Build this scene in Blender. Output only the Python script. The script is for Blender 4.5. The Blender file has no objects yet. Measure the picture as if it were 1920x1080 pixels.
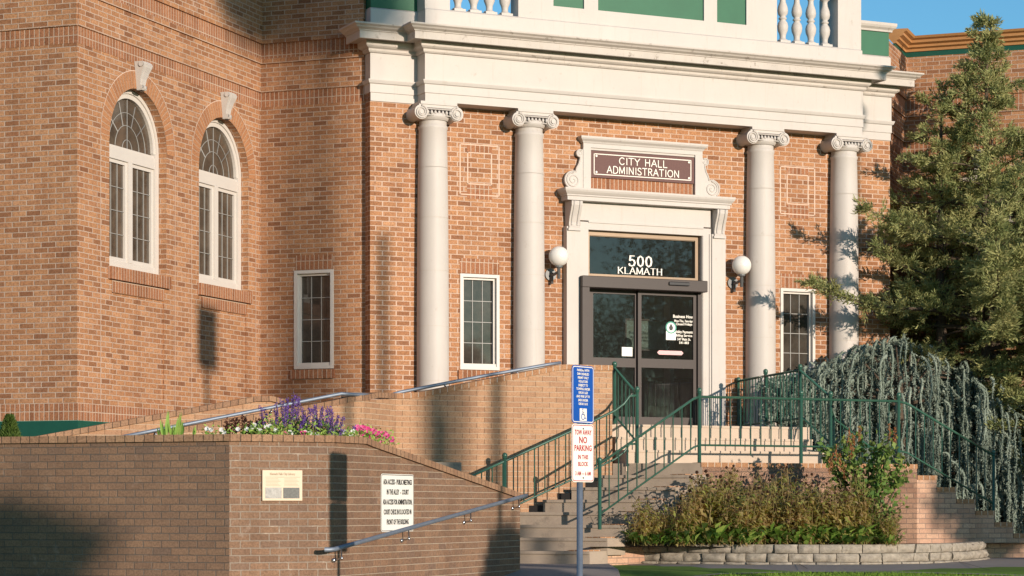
import bpy, math, random
import numpy as np
from mathutils import Vector, Matrix, noise
random.seed(7); rng = np.random.default_rng(7)
R = math.radians
# ---------------------------------------------------------------- camera, sky, sun
# world: x runs along the left-hand street (building walls A/C), y runs away from that street,
# z = 0 is the pavement at the foot of the entrance stairs.
YAW = R(20.4)
cam = bpy.data.cameras.new('camera'); cob = bpy.data.objects.new('camera', cam)
bpy.context.scene.collection.objects.link(cob)
cob.location = (0, 0, 0.70); cob.rotation_euler = (R(90), 0, YAW)
cam.sensor_width = 36; cam.lens = 4380 / 1920 * 36
cam.shift_y = 410 / 1920; cam.clip_end = 3000
sc = bpy.context.scene; sc.camera = cob
SUN_EL = R(9.1); az = R(34.2)
RX = Vector((math.cos(YAW), math.sin(YAW), 0)); FW = Vector((-math.sin(YAW), math.cos(YAW), 0))
SUNV = (RX * math.sin(az) - FW * math.cos(az)) * math.cos(SUN_EL) + Vector((0, 0, math.sin(SUN_EL)))
w = bpy.data.worlds.new('World'); sc.world = w; w.use_nodes = True
nt = w.node_tree; bg = nt.nodes['Background']
sky = nt.nodes.new('ShaderNodeTexSky'); sky.sky_type = 'NISHITA'; sky.sun_disc = False
sky.sun_elevation = SUN_EL; sky.sun_rotation = math.atan2(SUNV.x, SUNV.y); sky.air_density = 1.0; sky.dust_density = 0.3; sky.ozone_density = 2.2
tint = nt.nodes.new('ShaderNodeMix'); tint.data_type = 'RGBA'; tint.blend_type = 'MULTIPLY'; tint.inputs[0].default_value = 1; tint.inputs[7].default_value = (.50, .84, 1.02, 1)   # the photograph's clear, saturated blue
nt.links.new(sky.outputs[0], tint.inputs[6]); nt.links.new(tint.outputs[2], bg.inputs[0]); bg.inputs[1].default_value = 0.135
sl = bpy.data.lights.new('sun', 'SUN'); sl.energy = 4.2; sl.angle = R(0.5); sl.color = (1.0, .85, .71)
so = bpy.data.objects.new('sun', sl); sc.collection.objects.link(so)
so.rotation_euler = SUNV.to_track_quat('Z', 'Y').to_euler(); so.location = (20, -20, 20)
sc.view_settings.view_transform = 'Standard'; sc.view_settings.look = 'None'
sc.view_settings.exposure = 0.42; sc.view_settings.gamma = 1

# ---------------------------------------------------------------- helpers
COL = sc.collection; WL = {}
def V(*a): return Vector(a)
D0 = V(-12.9157, 29.1778, 0); S2 = math.sqrt(.5)
XB, YA, YC, YG, XG = -14.643, 24.428, 29.305, 36.86, -7.09
def DF(s, n, z): return (D0.x + S2*(s+n), D0.y + S2*(s-n), z)      # entrance facade: s along, n outward
def BFr(a, b, z): return (XB + b, a, z)                               # wall facing +x
def CF(a, b, z): return (a, YC - b, z)                               # walls facing -y
def AF(a, b, z): return (a, YA - b, z)
def GF(a, b, z): return (a, YG - b, z)
def GS(a, b, z): return (XG + b, a, z)
def WF(a, b, z): return (a, b, z)
class MB:
    def __init__(s, F=WF): s.v=[]; s.f=[]; s.uv=[]; s.sm=[]; s.mi=[]; s.F=F; s.m=0
    def add(s, pts, faces, uvs=None, smooth=False, F=None):
        F = F or s.F; o=len(s.v); s.v += [F(*p) for p in pts]
        for i, f in enumerate(faces):
            s.f.append([o+k for k in f]); s.uv.append(uvs[i] if uvs else None); s.sm.append(smooth); s.mi.append(s.m)
    def quad(s, a, b, c, d, uv=None, **k): s.add([a,b,c,d], [(0,1,2,3)], [uv] if uv else None, **k)
    def box(s, a0,a1,b0,b1,c0,c1):
        p=[(a,b,c) for c in (c0,c1) for b in (b0,b1) for a in (a0,a1)]
        s.add(p, [(0,1,5,4),(1,3,7,5),(3,2,6,7),(2,0,4,6),(4,5,7,6),(0,2,3,1)])
    def bbox(s, a0,a1,b0,b1,c0,c1,e=.006):                             # box with softened edges on its front faces
        p=[]; 
        for (c,ee) in ((c0,e),(c0+e,0),(c1-e,0),(c1,e)):
            p += [(a0+ee,b0+ee,c),(a1-ee,b0+ee,c),(a1-ee,b1-ee,c),(a0+ee,b1-ee,c)]
        fs=[(3,2,1,0),(12,13,14,15)]
        for l in range(3):
            for k in range(4): fs.append((l*4+k, l*4+(k+1)%4, l*4+4+(k+1)%4, l*4+4+k))
        s.add(p, fs)
    def tube(s, path, r, n=8, F=None, cap=True):
        F=F or s.F; P=[Vector(F(*p)) for p in path]; rr = r if isinstance(r,(list,tuple)) else [r]*len(P)
        o=len(s.v)
        t0=(P[1]-P[0]).normalized(); ref=Vector((0,0,1)) if abs(t0.z)<.9 else Vector((1,0,0)); u=t0.cross(ref).normalized()
        for i,p in enumerate(P):
            t=(P[min(i+1,len(P)-1)]-P[max(i-1,0)]).normalized()
            u=(u-t*u.dot(t)).normalized(); v=t.cross(u)
            for k in range(n):
                a=2*math.pi*k/n; s.v.append(tuple(p+(u*math.cos(a)+v*math.sin(a))*rr[i]))
        for i in range(len(P)-1):
            for k in range(n):
                s.f.append([o+i*n+k, o+i*n+(k+1)%n, o+(i+1)*n+(k+1)%n, o+(i+1)*n+k]); s.uv.append(None); s.sm.append(True); s.mi.append(s.m)
        if cap:
            for b in (o, o+(len(P)-1)*n): s.f.append([b+k for k in range(n)]); s.uv.append(None); s.sm.append(False); s.mi.append(s.m)
    def lathe(s, c, prof, n=32, F=None, a0=0, a1=2*math.pi, smooth=True):   # prof (r,z) about vertical axis at world F(c)
        F=F or s.F; c=Vector(F(*c)); o=len(s.v); full=abs(a1-a0-2*math.pi)<1e-6; m=n if full else n+1
        for (r,z) in prof:
            for k in range(m):
                a=a0+(a1-a0)*k/n; s.v.append((c.x+r*math.cos(a), c.y+r*math.sin(a), c.z+z))
        for i in range(len(prof)-1):
            for k in range(n):
                k2=(k+1)%m; s.f.append([o+i*m+k,o+i*m+k2,o+(i+1)*m+k2,o+(i+1)*m+k]); s.uv.append(None); s.sm.append(smooth); s.mi.append(s.m)
    def sphere(s, c, r, n=16, F=None, sq=1): s.lathe(c, [(max(1e-4,r*math.sin(math.pi*i/(n//2)))*1.0, -sq*r*math.cos(math.pi*i/(n//2))) for i in range(n//2+1)], n, F)
    def prism(s, poly, b0, b1, F=None):                                 # polygon in (a,z), extruded over b
        n=len(poly); p=[(a,b1,z) for a,z in poly]+[(a,b0,z) for a,z in poly]
        s.add(p, [tuple(range(n)), tuple(range(2*n-1,n-1,-1))]+[(k,(k+1)%n,n+(k+1)%n,n+k) for k in range(n)], F=F)
    def sweep(s, path, prof, closed_prof=False, F=None):                # plan path (a,b); prof (outward, z); mitred
        F=F or s.F; n=len(path); nor=[]
        for i in range(n-1):
            d=Vector((path[i+1][0]-path[i][0], path[i+1][1]-path[i][1])).normalized(); nor.append(Vector((-d.y,d.x)))
        pts=[]
        for i,p in enumerate(path):
            if i==0: m=nor[0]
            elif i==n-1: m=nor[-1]
            else: m=(nor[i-1]+nor[i]); m=m/(m.dot(nor[i]))
            pts.append([(p[0]+m.x*o, p[1]+m.y*o, z) for o,z in prof])
        k=len(prof); flat=[q for r in pts for q in r]; fs=[]
        for i in range(n-1):
            for j in range(k-1): fs.append((i*k+j,(i+1)*k+j,(i+1)*k+j+1,i*k+j+1))
        s.add(flat, fs, F=F)
        if k>2: s.add(pts[0], [tuple(range(k))], F=F); s.add(pts[-1], [tuple(range(k))], F=F)
def wl(o): return WL.get(o.name, Vector((0,0,0)))
SPLIT={'soldier_course','door_jamb','attic_panel','arch_surround','mortar_line','attic','dark_gap_box','plinth','roof','lobby_pale_post','block_joints','attic_coping'}
def clusters(mb):
    vs=np.array(mb.v); n=len(mb.f); par=list(range(n))
    def find(i):
        while par[i]!=i: par[i]=par[par[i]]; i=par[i]
        return i
    lo=np.array([vs[f].min(0) for f in mb.f])-.012; hi=np.array([vs[f].max(0) for f in mb.f])+.012
    for i in range(n):
        hit=np.nonzero(((lo[i+1:]<=hi[i])&(hi[i+1:]>=lo[i])).all(1))[0]
        for j in hit:
            a,b=find(i),find(i+1+int(j))
            if a!=b: par[b]=a
    g={}
    for i in range(n): g.setdefault(find(i),[]).append(i)
    return list(g.values())
def build(name, mb, mat, parent=None, loc=None):
    if name in SPLIT and parent:
        cl=clusters(mb)
        if len(cl)>1:
            o=None
            for c in cl:
                q=MB(); ks=sorted({k for i in c for k in mb.f[i]}); mp={k:j for j,k in enumerate(ks)}; q.v=[mb.v[k] for k in ks]
                for i in c: q.f.append([mp[k] for k in mb.f[i]]); q.uv.append(mb.uv[i]); q.sm.append(mb.sm[i]); q.mi.append(mb.mi[i])
                o=build1(name,q,mat,parent,loc)
            return o
    return build1(name,mb,mat,parent,loc)
def build1(name, mb, mat, parent=None, loc=None):
    me=bpy.data.meshes.new(name); base=wl(parent) if parent else Vector(loc if loc is not None else (0,0,0))
    vs=np.array(mb.v, dtype=np.float64)
    me.from_pydata((vs-np.array(base)).tolist(), [], mb.f)
    uvl=me.uv_layers.new(name='UVMap'); data=np.zeros(len(me.loops)*2); li=0
    for fi,f in enumerate(mb.f):
        u=mb.uv[fi]
        if u is None:
            p0=vs[f[0]]; 
            nn=np.cross(vs[f[1]]-p0, vs[f[2]]-p0)
            if len(f)>3: nn=nn+np.cross(vs[f[2]]-p0, vs[f[3]]-p0)
            L=np.linalg.norm(nn); nn = nn/L if L>1e-12 else np.array([0,0,1.])
            if abs(nn[2])>.8: u=[(vs[k][0],vs[k][1]) for k in f]
            else:
                h=math.hypot(nn[0],nn[1]); tx,ty=-nn[1]/h,nn[0]/h
                if abs(tx)>abs(ty)*1.0001 and tx<0 or (abs(tx)<=abs(ty)*1.0001 and ty<0): tx,ty=-tx,-ty
                u=[(vs[k][0]*tx+vs[k][1]*ty, vs[k][2]) for k in f]
        for q in u: data[li]=q[0]; data[li+1]=q[1]; li+=2
    uvl.data.foreach_set('uv', data)
    me.polygons.foreach_set('use_smooth', mb.sm); 
    for m in (mat if isinstance(mat,(list,tuple)) else [mat]): me.materials.append(m)
    me.polygons.foreach_set('material_index', mb.mi); me.update()
    o=bpy.data.objects.new(name, me); COL.objects.link(o)
    if parent: o.parent=parent; WL[o.name]=base
    else: o.location=base; WL[o.name]=base
    return o
def tag(o, label, cat, group=None, kind=None):
    if label: o['label']=label
    if cat: o['category']=cat
    if group: o['group']=group
    if kind: o['kind']=kind
    return o
def thing(name, label, cat, loc, group=None):
    o=bpy.data.objects.new(name, None); COL.objects.link(o); o.location=loc; o.empty_display_size=.1
    WL[o.name]=Vector(loc); return tag(o,label,cat,group)
def dup(root, loc, rotz=0, label=None, scale=None):
    r=root.copy(); COL.objects.link(r); r.location=loc; r.rotation_euler=(0,0,rotz); WL[r.name]=Vector(loc)
    if scale: r.scale=(scale,)*3
    if label: r['label']=label
    for ch in list(root.children):
        c=ch.copy(); COL.objects.link(c); c.parent=r
        for g in list(ch.children):
            e=g.copy(); COL.objects.link(e); e.parent=c
    return r
# ---------------------------------------------------------------- materials
MATS={}
class NT:
    def __init__(s,name):
        s.m=bpy.data.materials.new(name); s.m.use_nodes=True; s.t=s.m.node_tree; s.b=s.t.nodes['Principled BSDF']; s.b.inputs['Specular IOR Level'].default_value=.3
        s.b.inputs['Roughness'].default_value=.8
    def n(s,ty,**k):
        x=s.t.nodes.new(ty)
        for a,b in k.items(): setattr(x,a,b)
        return x
    def l(s,a,b): s.t.links.new(a,b)
    def math(s,op,a,b=0,c=0,clamp=False):
        x=s.n('ShaderNodeMath',operation=op,use_clamp=clamp)
        for i,q in enumerate((a,b,c)):
            if isinstance(q,(int,float)): x.inputs[i].default_value=q
            else: s.l(q,x.inputs[i])
        return x.outputs[0]
    def noise(s,scale,detail=3,rough=.5,vec=None,dist=0):
        x=s.n('ShaderNodeTexNoise'); x.inputs['Scale'].default_value=scale; x.inputs['Detail'].default_value=detail; x.inputs['Roughness'].default_value=rough; x.inputs['Distortion'].default_value=dist
        if vec is None:
            g=s.n('ShaderNodeNewGeometry'); vec=g.outputs['Position']
        s.l(vec,x.inputs['Vector']); return x.outputs[0]
    def ramp(s,f,stops):
        x=s.n('ShaderNodeValToRGB'); e=x.color_ramp.elements
        while len(e)<len(stops): e.new(.5)
        for i,(p,c) in enumerate(stops): e[i].position=p; e[i].color=(*c,1)
        s.l(f,x.inputs[0]); return x.outputs[0]
    def mix(s,f,a,b,mode='MIX'):
        x=s.n('ShaderNodeMix',data_type='RGBA',blend_type=mode)
        for i,q in ((0,f),(6,a),(7,b)):
            if isinstance(q,(int,float)): x.inputs[i].default_value=q
            elif isinstance(q,tuple): x.inputs[i].default_value=(*q,1)
            else: s.l(q,x.inputs[i])
        return x.outputs[2]
    def col(s,c):
        if isinstance(c,tuple): s.b.inputs['Base Color'].default_value=(*c,1)
        else: s.l(c,s.b.inputs['Base Color'])
    def bump(s,h,st=.5,d=.01):
        x=s.n('ShaderNodeBump'); x.inputs['Strength'].default_value=st; x.inputs['Distance'].default_value=d
        s.l(h,x.inputs['Height']); s.l(x.outputs[0],s.b.inputs['Normal'])
def brick(name, cols, mortar, bw=.2032, bh=.0677, mo=.011, off=.5, dark=.25, effl=0., soil=0., mou=None, head=None):
    t=NT(name); uv=t.n('ShaderNodeUVMap'); sp=t.n('ShaderNodeSeparateXYZ'); t.l(uv.outputs[0],sp.inputs[0])
    wob=t.noise(9,2); wv=t.math('MULTIPLY_ADD',wob,.006,-.003)
    v=t.math('DIVIDE',t.math('ADD',sp.outputs[1],wv),bh); row=t.math('FLOOR',v)
    sh=t.math('MULTIPLY',t.math('MODULO',t.math('ADD',row,1000),2),off)
    rn=t.n('ShaderNodeTexWhiteNoise',noise_dimensions='1D'); t.l(row,rn.inputs['W'])
    u=t.math('ADD',t.math('ADD',t.math('DIVIDE',sp.outputs[0],bw),sh),t.math('MULTIPLY',rn.outputs['Value'],.06)); cu=t.math('FLOOR',u)
    fu=t.math('FRACT',u); fv=t.math('FRACT',v)
    du=t.math('MULTIPLY',t.math('MINIMUM',fu,t.math('SUBTRACT',1,fu)),bw)
    dv=t.math('MULTIPLY',t.math('MINIMUM',fv,t.math('SUBTRACT',1,fv)),bh)
    rag=t.math('MULTIPLY_ADD',t.noise(70,2),.008,-.004)
    du0=du; du=t.math('ADD',du,(mo-(mou or mo))/2)
    dm=t.math('ADD',t.math('MINIMUM',du,dv),rag)
    mr=t.n('ShaderNodeMapRange',interpolation_type='SMOOTHSTEP'); t.l(dm,mr.inputs[0]); mr.inputs[1].default_value=mo/2-.0015; mr.inputs[2].default_value=mo/2+.002; mask=mr.outputs[0]
    cv=t.n('ShaderNodeCombineXYZ'); t.l(cu,cv.inputs[0]); t.l(row,cv.inputs[1])
    wn=t.n('ShaderNodeTexWhiteNoise',noise_dimensions='3D'); t.l(cv.outputs[0],wn.inputs['Vector'])
    k=len(cols); bc=t.ramp(wn.outputs['Value'],[(i/(k-1) if k>1 else 0,c) for i,c in enumerate(cols)])
    # drag-face texture: fine streaks inside the brick
    st=t.noise(55,4,.7); bc=t.mix(t.math('MULTIPLY',t.math('SUBTRACT',st,.42,clamp=True),2.2,clamp=True),bc,tuple(c*dark for c in cols[0]))
    big=t.noise(.7,4,.6); 
    mcol=t.mix(t.noise(3,3),mortar,tuple(c*.72 for c in mortar))
    if effl>0:
        e=t.math('MULTIPLY',t.math('SUBTRACT',t.noise(2.3,5,.65),.55,clamp=True),6*effl,clamp=True)
        mcol=t.mix(e,mcol,(.62,.52,.42)); bc=t.mix(t.math('MULTIPLY',t.math('SUBTRACT',t.noise(5,5,.8),.62,clamp=True),4*effl,clamp=True),bc,(.42,.36,.30))
    if head: mcol=t.mix(t.math('LESS_THAN',t.math('ADD',dv,-.0001),du),head,mcol)
    c=t.mix(mask,mcol,bc)
    c=t.mix(t.math('MULTIPLY_ADD',big,1.0,-.25,clamp=True),c,t.mix(1.0,c,(.72,.66,.62),'MULTIPLY'))
    g2=t.n('ShaderNodeNewGeometry'); mp2=t.n('ShaderNodeMapping'); mp2.inputs['Scale'].default_value=(2.2,2.2,.3); t.l(g2.outputs['Position'],mp2.inputs['Vector'])
    c=t.mix(t.math('MULTIPLY',t.math('SUBTRACT',t.noise(1.1,5,.7,vec=mp2.outputs[0]),.50,clamp=True),2.2,clamp=True),c,t.mix(1.0,c,(.62,.56,.53),'MULTIPLY'))
    pl_=t.math('MULTIPLY',t.math('SUBTRACT',t.noise(1.9,6,.8),.60,clamp=True),2.5,clamp=True); c=t.mix(pl_,c,(.60,.47,.38))
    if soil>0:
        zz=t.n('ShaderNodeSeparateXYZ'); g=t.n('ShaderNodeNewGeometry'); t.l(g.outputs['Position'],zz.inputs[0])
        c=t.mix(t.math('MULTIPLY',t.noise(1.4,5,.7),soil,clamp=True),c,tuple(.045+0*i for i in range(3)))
    t.col(c); t.b.inputs['Roughness'].default_value=.88; t.b.inputs['Specular IOR Level'].default_value=.2
    hh=t.math('ADD',t.math('MULTIPLY',mask,1.0),t.math('MULTIPLY',st,.35)); t.bump(hh,.7,.006)
    return t.m
OR=[(.32,.146,.071),(.50,.254,.126),(.40,.188,.092),(.55,.295,.158),(.27,.122,.062),(.46,.226,.108),(.52,.270,.138),(.36,.166,.083)]
MORT=(.62,.45,.345)
M_brick=brick('orange_brick',OR,MORT,mo=.012,mou=.018)
M_brickw=brick('orange_wing_brick',OR,(.57,.42,.32),mo=.0115,mou=.014,bh=.0648)
M_sold=brick('soldier_brick',[(.28,.12,.06),(.42,.19,.095),(.35,.15,.078),(.46,.215,.11)],(.60,.45,.34),bw=.0677,bh=.205,off=0)
M_arch=brick('arch_brick',[(.40,.185,.092),(.50,.245,.12),(.44,.21,.105)],(.56,.40,.29),bw=.0677,bh=5,off=0,mo=.008)
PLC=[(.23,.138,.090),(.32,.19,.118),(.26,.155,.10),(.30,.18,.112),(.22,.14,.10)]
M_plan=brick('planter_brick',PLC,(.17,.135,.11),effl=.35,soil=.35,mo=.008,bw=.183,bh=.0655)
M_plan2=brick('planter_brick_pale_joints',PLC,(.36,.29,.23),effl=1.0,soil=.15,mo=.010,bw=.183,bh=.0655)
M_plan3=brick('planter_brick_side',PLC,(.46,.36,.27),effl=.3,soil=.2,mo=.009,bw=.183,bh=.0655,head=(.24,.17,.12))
M_ramp=brick('ramp_brick',[(.43,.255,.15),(.50,.30,.175),(.39,.225,.135),(.46,.275,.16)],(.60,.46,.33),effl=.45,mo=.008,dark=.5,head=(.24,.15,.09))
M_stepb=brick('stair_brick',[(.60,.38,.26),(.50,.30,.21),(.66,.43,.30),(.44,.26,.18)],(.36,.26,.20),effl=.5,mo=.010,dark=.5)
M_cope=brick('coping_brick',[(.34,.205,.125),(.40,.245,.15),(.30,.175,.108),(.36,.22,.13)],(.10,.07,.05),bw=.1,bh=9,off=0,mo=.008)
M_copl=brick('light_coping_brick',[(.46,.25,.13),(.40,.21,.11),(.50,.29,.16)],(.62,.52,.42),bw=.1,bh=9,off=0,mo=.010)
def plain(name,c,rough=.6,spec=.3,metal=0,var=.15,vs=6,stain=None,bump=0,bs=40,coat=0,streak=0):
    t=NT(name); n=t.noise(vs,5,.65); cc=t.mix(t.math('MULTIPLY_ADD',n,1.6,-.3,clamp=True),tuple(x*(1-var) for x in c),tuple(min(1,x*(1+var*.6)) for x in c))
    if stain:
        s=t.math('MULTIPLY',t.math('SUBTRACT',t.noise(stain[1],6,.75),stain[2],clamp=True),9,clamp=True); cc=t.mix(t.math('MULTIPLY',s,stain[3]),cc,stain[0])
    if streak:
        g=t.n('ShaderNodeNewGeometry'); mp=t.n('ShaderNodeMapping'); mp.inputs['Scale'].default_value=(9,9,.9); t.l(g.outputs['Position'],mp.inputs['Vector'])
        q=t.math('MULTIPLY',t.math('SUBTRACT',t.noise(1.6,5,.7,vec=mp.outputs[0]),.56,clamp=True),4,clamp=True); cc=t.mix(t.math('MULTIPLY',q,streak),cc,(.36,.29,.22))
    t.col(cc); t.b.inputs['Roughness'].default_value=rough; t.b.inputs['Specular IOR Level'].default_value=spec; t.b.inputs['Metallic'].default_value=metal
    if bump: t.bump(t.noise(bs,4,.6),bump,.004)
    return t.m
M_white=plain('cream_painted_stone',(.505,.462,.420),.55,.3,var=.07,vs=1.5,stain=((.30,.23,.17),7,.62,.5),bump=.15,streak=.35)
M_whitec=plain('cream_cornice_stone',(.49,.44,.39),.6,.25,var=.12,vs=3,stain=((.12,.085,.06),9,.585,.8),bump=.25,streak=.6)
M_frame=plain('white_window_frame',(.57,.525,.475),.45,.4,var=.05,vs=4)
M_green=plain('green_panel_paint',(.022,.12,.060),.5,.3,var=.14,vs=2.2)
M_ochre=plain('ochre_metal_cornice',(.42,.205,.075),.5,.4,var=.2,vs=3)
M_dgreen=plain('dark_green_trim',(.012,.075,.050),.5,.3,var=.15)
M_bronze=plain('bronze_aluminium',(.042,.031,.027),.45,.35,metal=.1,var=.08)
M_bronzel=plain('light_bronze_trim',(.24,.165,.105),.35,.5,metal=.3,var=.1)
M_dark=plain('dark_interior',(.035,.028,.024),.9,.1)
M_lobby=plain('lobby_wall',(.24,.19,.16),.9,.1,var=.35,vs=1.2)
M_lead=plain('lead_came',(.30,.29,.27),.5,.5,var=.15)
M_chrome=plain('polished_steel',(.50,.51,.53),.25,.5,metal=1,var=.05)
M_steel=plain('galvanised_steel',(.25,.29,.35),.6,.4,metal=.7,var=.2,vs=14)
M_iron=plain('grey_painted_iron',(.16,.165,.165),.4,.4,metal=.2,var=.2)
M_rail=plain('green_rail_paint',(.033,.098,.066),.30,.6,var=.2,vs=12)
M_maroon=plain('maroon_sign_board',(.125,.058,.050),.6,.3,var=.25,vs=60)
M_letter=plain('pale_lettering',(.80,.75,.66),.5,.3,var=.05)
M_white2=plain('white_sign_face',(.78,.76,.70),.4,.4,var=.05)
M_blue=plain('blue_sign_face',(.008,.075,.36),.35,.4,var=.06)
M_red=plain('red_sign_paint',(.42,.018,.03),.4,.4,var=.06)
M_black=plain('black_paint',(.02,.02,.022),.5,.4,var=.1)
M_tan=plain('tan_plaque_face',(.56,.44,.31),.45,.4,var=.06)
M_grey=plain('grey_plaque_print',(.16,.16,.15),.6,.2,var=.5,vs=60)
M_pgrey=plain('pale_plaque_photo',(.42,.40,.37),.6,.2,var=.55,vs=25)
M_pink=plain('pink_decal',(.75,.42,.42),.5,.3,var=.05)
M_teal=plain('teal_decal',(.05,.30,.22),.5,.3,var=.05)
M_wood=plain('brown_wood',(.16,.075,.03),.5,.3,var=.4,vs=20)
M_bark=plain('grey_bark',(.10,.075,.055),.9,.1,var=.5,vs=20,bump=.6,bs=60)
M_stem=plain('plant_stem',(.26,.20,.09),.8,.1,var=.3)
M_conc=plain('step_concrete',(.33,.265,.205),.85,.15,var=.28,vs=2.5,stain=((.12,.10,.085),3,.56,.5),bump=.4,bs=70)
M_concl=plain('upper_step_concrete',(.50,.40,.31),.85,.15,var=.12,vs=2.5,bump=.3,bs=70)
M_concd=plain('black_concrete',(.03,.027,.026),.7,.2,var=.3)
M_walk=plain('pavement_concrete',(.30,.265,.235),.9,.15,var=.2,vs=1.2,stain=((.12,.10,.09),2.4,.58,.4),bump=.4,bs=50)
M_block=plain('curb_block_stone',(.33,.29,.235),.9,.12,var=.5,vs=14,stain=((.10,.09,.08),18,.55,.4),bump=1.0,bs=35)
M_soil=plain('dark_soil',(.06,.04,.028),.95,.05,var=.5,vs=14,bump=1,bs=30)
M_asph=plain('asphalt',(.05,.05,.05),.9,.15,var=.25,vs=5,bump=.4)
M_roof=plain('roof_membrane',(.30,.28,.26),.9,.1)
def glass(name,base,rough=.03,trans=0.):
    t=NT(name); 
    if trans==0:
        n=t.noise(3,4,.7); t.col(t.mix(t.math('MULTIPLY_ADD',n,2.2,-.6,clamp=True),tuple(c*.35 for c in base),base)); t.b.inputs['Roughness'].default_value=rough; t.b.inputs['Specular IOR Level'].default_value=.6
    else:
        tr=t.n('ShaderNodeBsdfTransparent'); tr.inputs[0].default_value=(trans,trans*.95,trans*.88,1)
        gl=t.n('ShaderNodeBsdfGlossy'); gl.inputs[1].default_value=rough; fr=t.n('ShaderNodeFresnel'); fr.inputs[0].default_value=1.55
        mx=t.n('ShaderNodeMixShader'); t.l(t.math('MULTIPLY_ADD',fr.outputs[0],1.3,.01),mx.inputs[0]); df=t.n('ShaderNodeBsdfDiffuse'); df.inputs[0].default_value=(.30,.27,.25,1); m0=t.n('ShaderNodeMixShader'); m0.inputs[0].default_value=.035; t.l(tr.outputs[0],m0.inputs[1]); t.l(df.outputs[0],m0.inputs[2])   # thin film of dust
        t.l(m0.outputs[0],mx.inputs[1]); t.l(gl.outputs[0],mx.inputs[2])
        t.l(mx.outputs[0],t.t.nodes['Material Output'].inputs[0])
    return t.m
M_pane=glass('dark_leaded_glass',(.075,.062,.050))
M_paneB=glass('curtained_glass',(.115,.088,.064),.06)
M_door=glass('tinted_door_glass',(.03,.03,.03),.02,.72)
t=NT('opal_glass'); t.col((.70,.67,.62)); t.b.inputs['Roughness'].default_value=.22; t.b.inputs['Specular IOR Level'].default_value=.5; t.b.inputs['Subsurface Weight'].default_value=.0; M_opal=t.m
def leafmat(name, cols, trans=.25, vs=1.5, spread=.5):
    t=NT(name); g=t.n('ShaderNodeNewGeometry'); r=g.outputs['Random Per Island']
    f=t.math('ADD',t.math('MULTIPLY',r,spread),t.math('MULTIPLY',t.math('MULTIPLY_ADD',t.noise(vs,3,.6),2.2,-.6,clamp=True),1-spread),clamp=True)
    k=len(cols); c=t.ramp(f,[(i/(k-1),q) for i,q in enumerate(cols)])
    t.col(c); t.b.inputs['Roughness'].default_value=.6; t.b.inputs['Specular IOR Level'].default_value=.25
    tl=t.n('ShaderNodeBsdfTranslucent'); t.l(c,tl.inputs[0]); mx=t.n('ShaderNodeMixShader'); mx.inputs[0].default_value=trans
    t.l(t.b.outputs[0],mx.inputs[1]); t.l(tl.outputs[0],mx.inputs[2]); t.l(mx.outputs[0],t.t.nodes['Material Output'].inputs[0]); return t.m
M_jun=leafmat('juniper_foliage',[(.11,.155,.06),(.23,.265,.10),(.39,.38,.155),(.50,.46,.21)],.3,2.2,.38)
M_ced=leafmat('blue_cedar_foliage',[(.10,.13,.10),(.21,.255,.205),(.36,.41,.335)],.15,2.0,.35)
M_cone=leafmat('drying_leaves',[(.30,.42,.08),(.60,.62,.16),(.78,.66,.24),(.62,.40,.20),(.80,.66,.34)],.5,3,.7)
M_lowg=leafmat('green_leaves',[(.09,.21,.03),(.24,.40,.07),(.46,.55,.14)],.3,3,.7)
M_shr=leafmat('shrub_leaves',[(.055,.13,.03),(.14,.23,.05),(.36,.40,.11)],.3,4,.7)
M_rust=leafmat('rusty_spikes',[(.22,.08,.03),(.36,.15,.06)],.1)
M_head=plain('seed_head',(.045,.022,.014),.9,.1,var=.4)
M_purp=leafmat('purple_petals',[(.06,.03,.16),(.13,.06,.30),(.19,.10,.36)],.2,5,.8)
M_pinkp=leafmat('pink_petals',[(.62,.03,.20),(.80,.08,.30),(.85,.25,.42)],.3,5,.8)
M_whp=leafmat('white_petals',[(.70,.68,.66),(.85,.84,.84)],.3,5,.8)
M_mar=leafmat('maroon_leaves',[(.05,.02,.015),(.13,.05,.03)],.2,5,.8)
M_hedge=leafmat('clipped_conifer',[(.045,.085,.015),(.10,.15,.03)],.2,5,.8)
M_grassb=leafmat('grass_blade',[(.10,.20,.025),(.20,.34,.045),(.33,.44,.10)],.4,1.2,.6)
M_grass=plain('lawn_ground',(.13,.22,.04),.9,.1,var=.4,vs=8)

# ---------------------------------------------------------------- ground
def cam2w(X,Y): return RX*X+FW*Y
def zg(x,y):
    p=Vector((x,y,0)); Yc=p.dot(FW)
    return 0 if Yc>=26 else max(-.95, -(26-Yc)*.105)
def gridmesh(name,xs,ys,mat,off=0,kind='structure',inside=None):
    mb=MB(); idx={}
    for i,X in enumerate(xs):
        for j,Y in enumerate(ys):
            p=cam2w(X,Y); idx[i,j]=len(mb.v); mb.v.append((p.x,p.y,zg(p.x,p.y)+off))
    for i in range(len(xs)-1):
        for j in range(len(ys)-1):
            mb.f.append([idx[i,j],idx[i+1,j],idx[i+1,j+1],idx[i,j+1]]); mb.uv.append(None); mb.sm.append(False); mb.mi.append(0)
    o=build(name,mb,mat); tag(o,None,None,kind=kind); return o
far=[-1500,-300,-80,-40,-20,-12,-8,-6,-4,-2,0,2,4,6,8,12,20,40,80,300,1500]
gridmesh('ground',far,[-1500,-300,-80,-40,-20,-5,5,10,12,14,16.95,18,20,22,24,26,28,30,34,40,60,120,400,1500],M_grass,-.02)
gridmesh('road',[-200,-60,-20,0,20,60,200],[-16,-12,-8,-4,-.5],M_asph,-.005)
mb=MB()
def gp(X,Y,o=0): p=cam2w(X,Y); return (p.x,p.y,zg(p.x,p.y)+o)
def gpoly(mb,pts,o): mb.add([gp(X,Y,o) for X,Y in pts],[tuple(range(len(pts)))])
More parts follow.
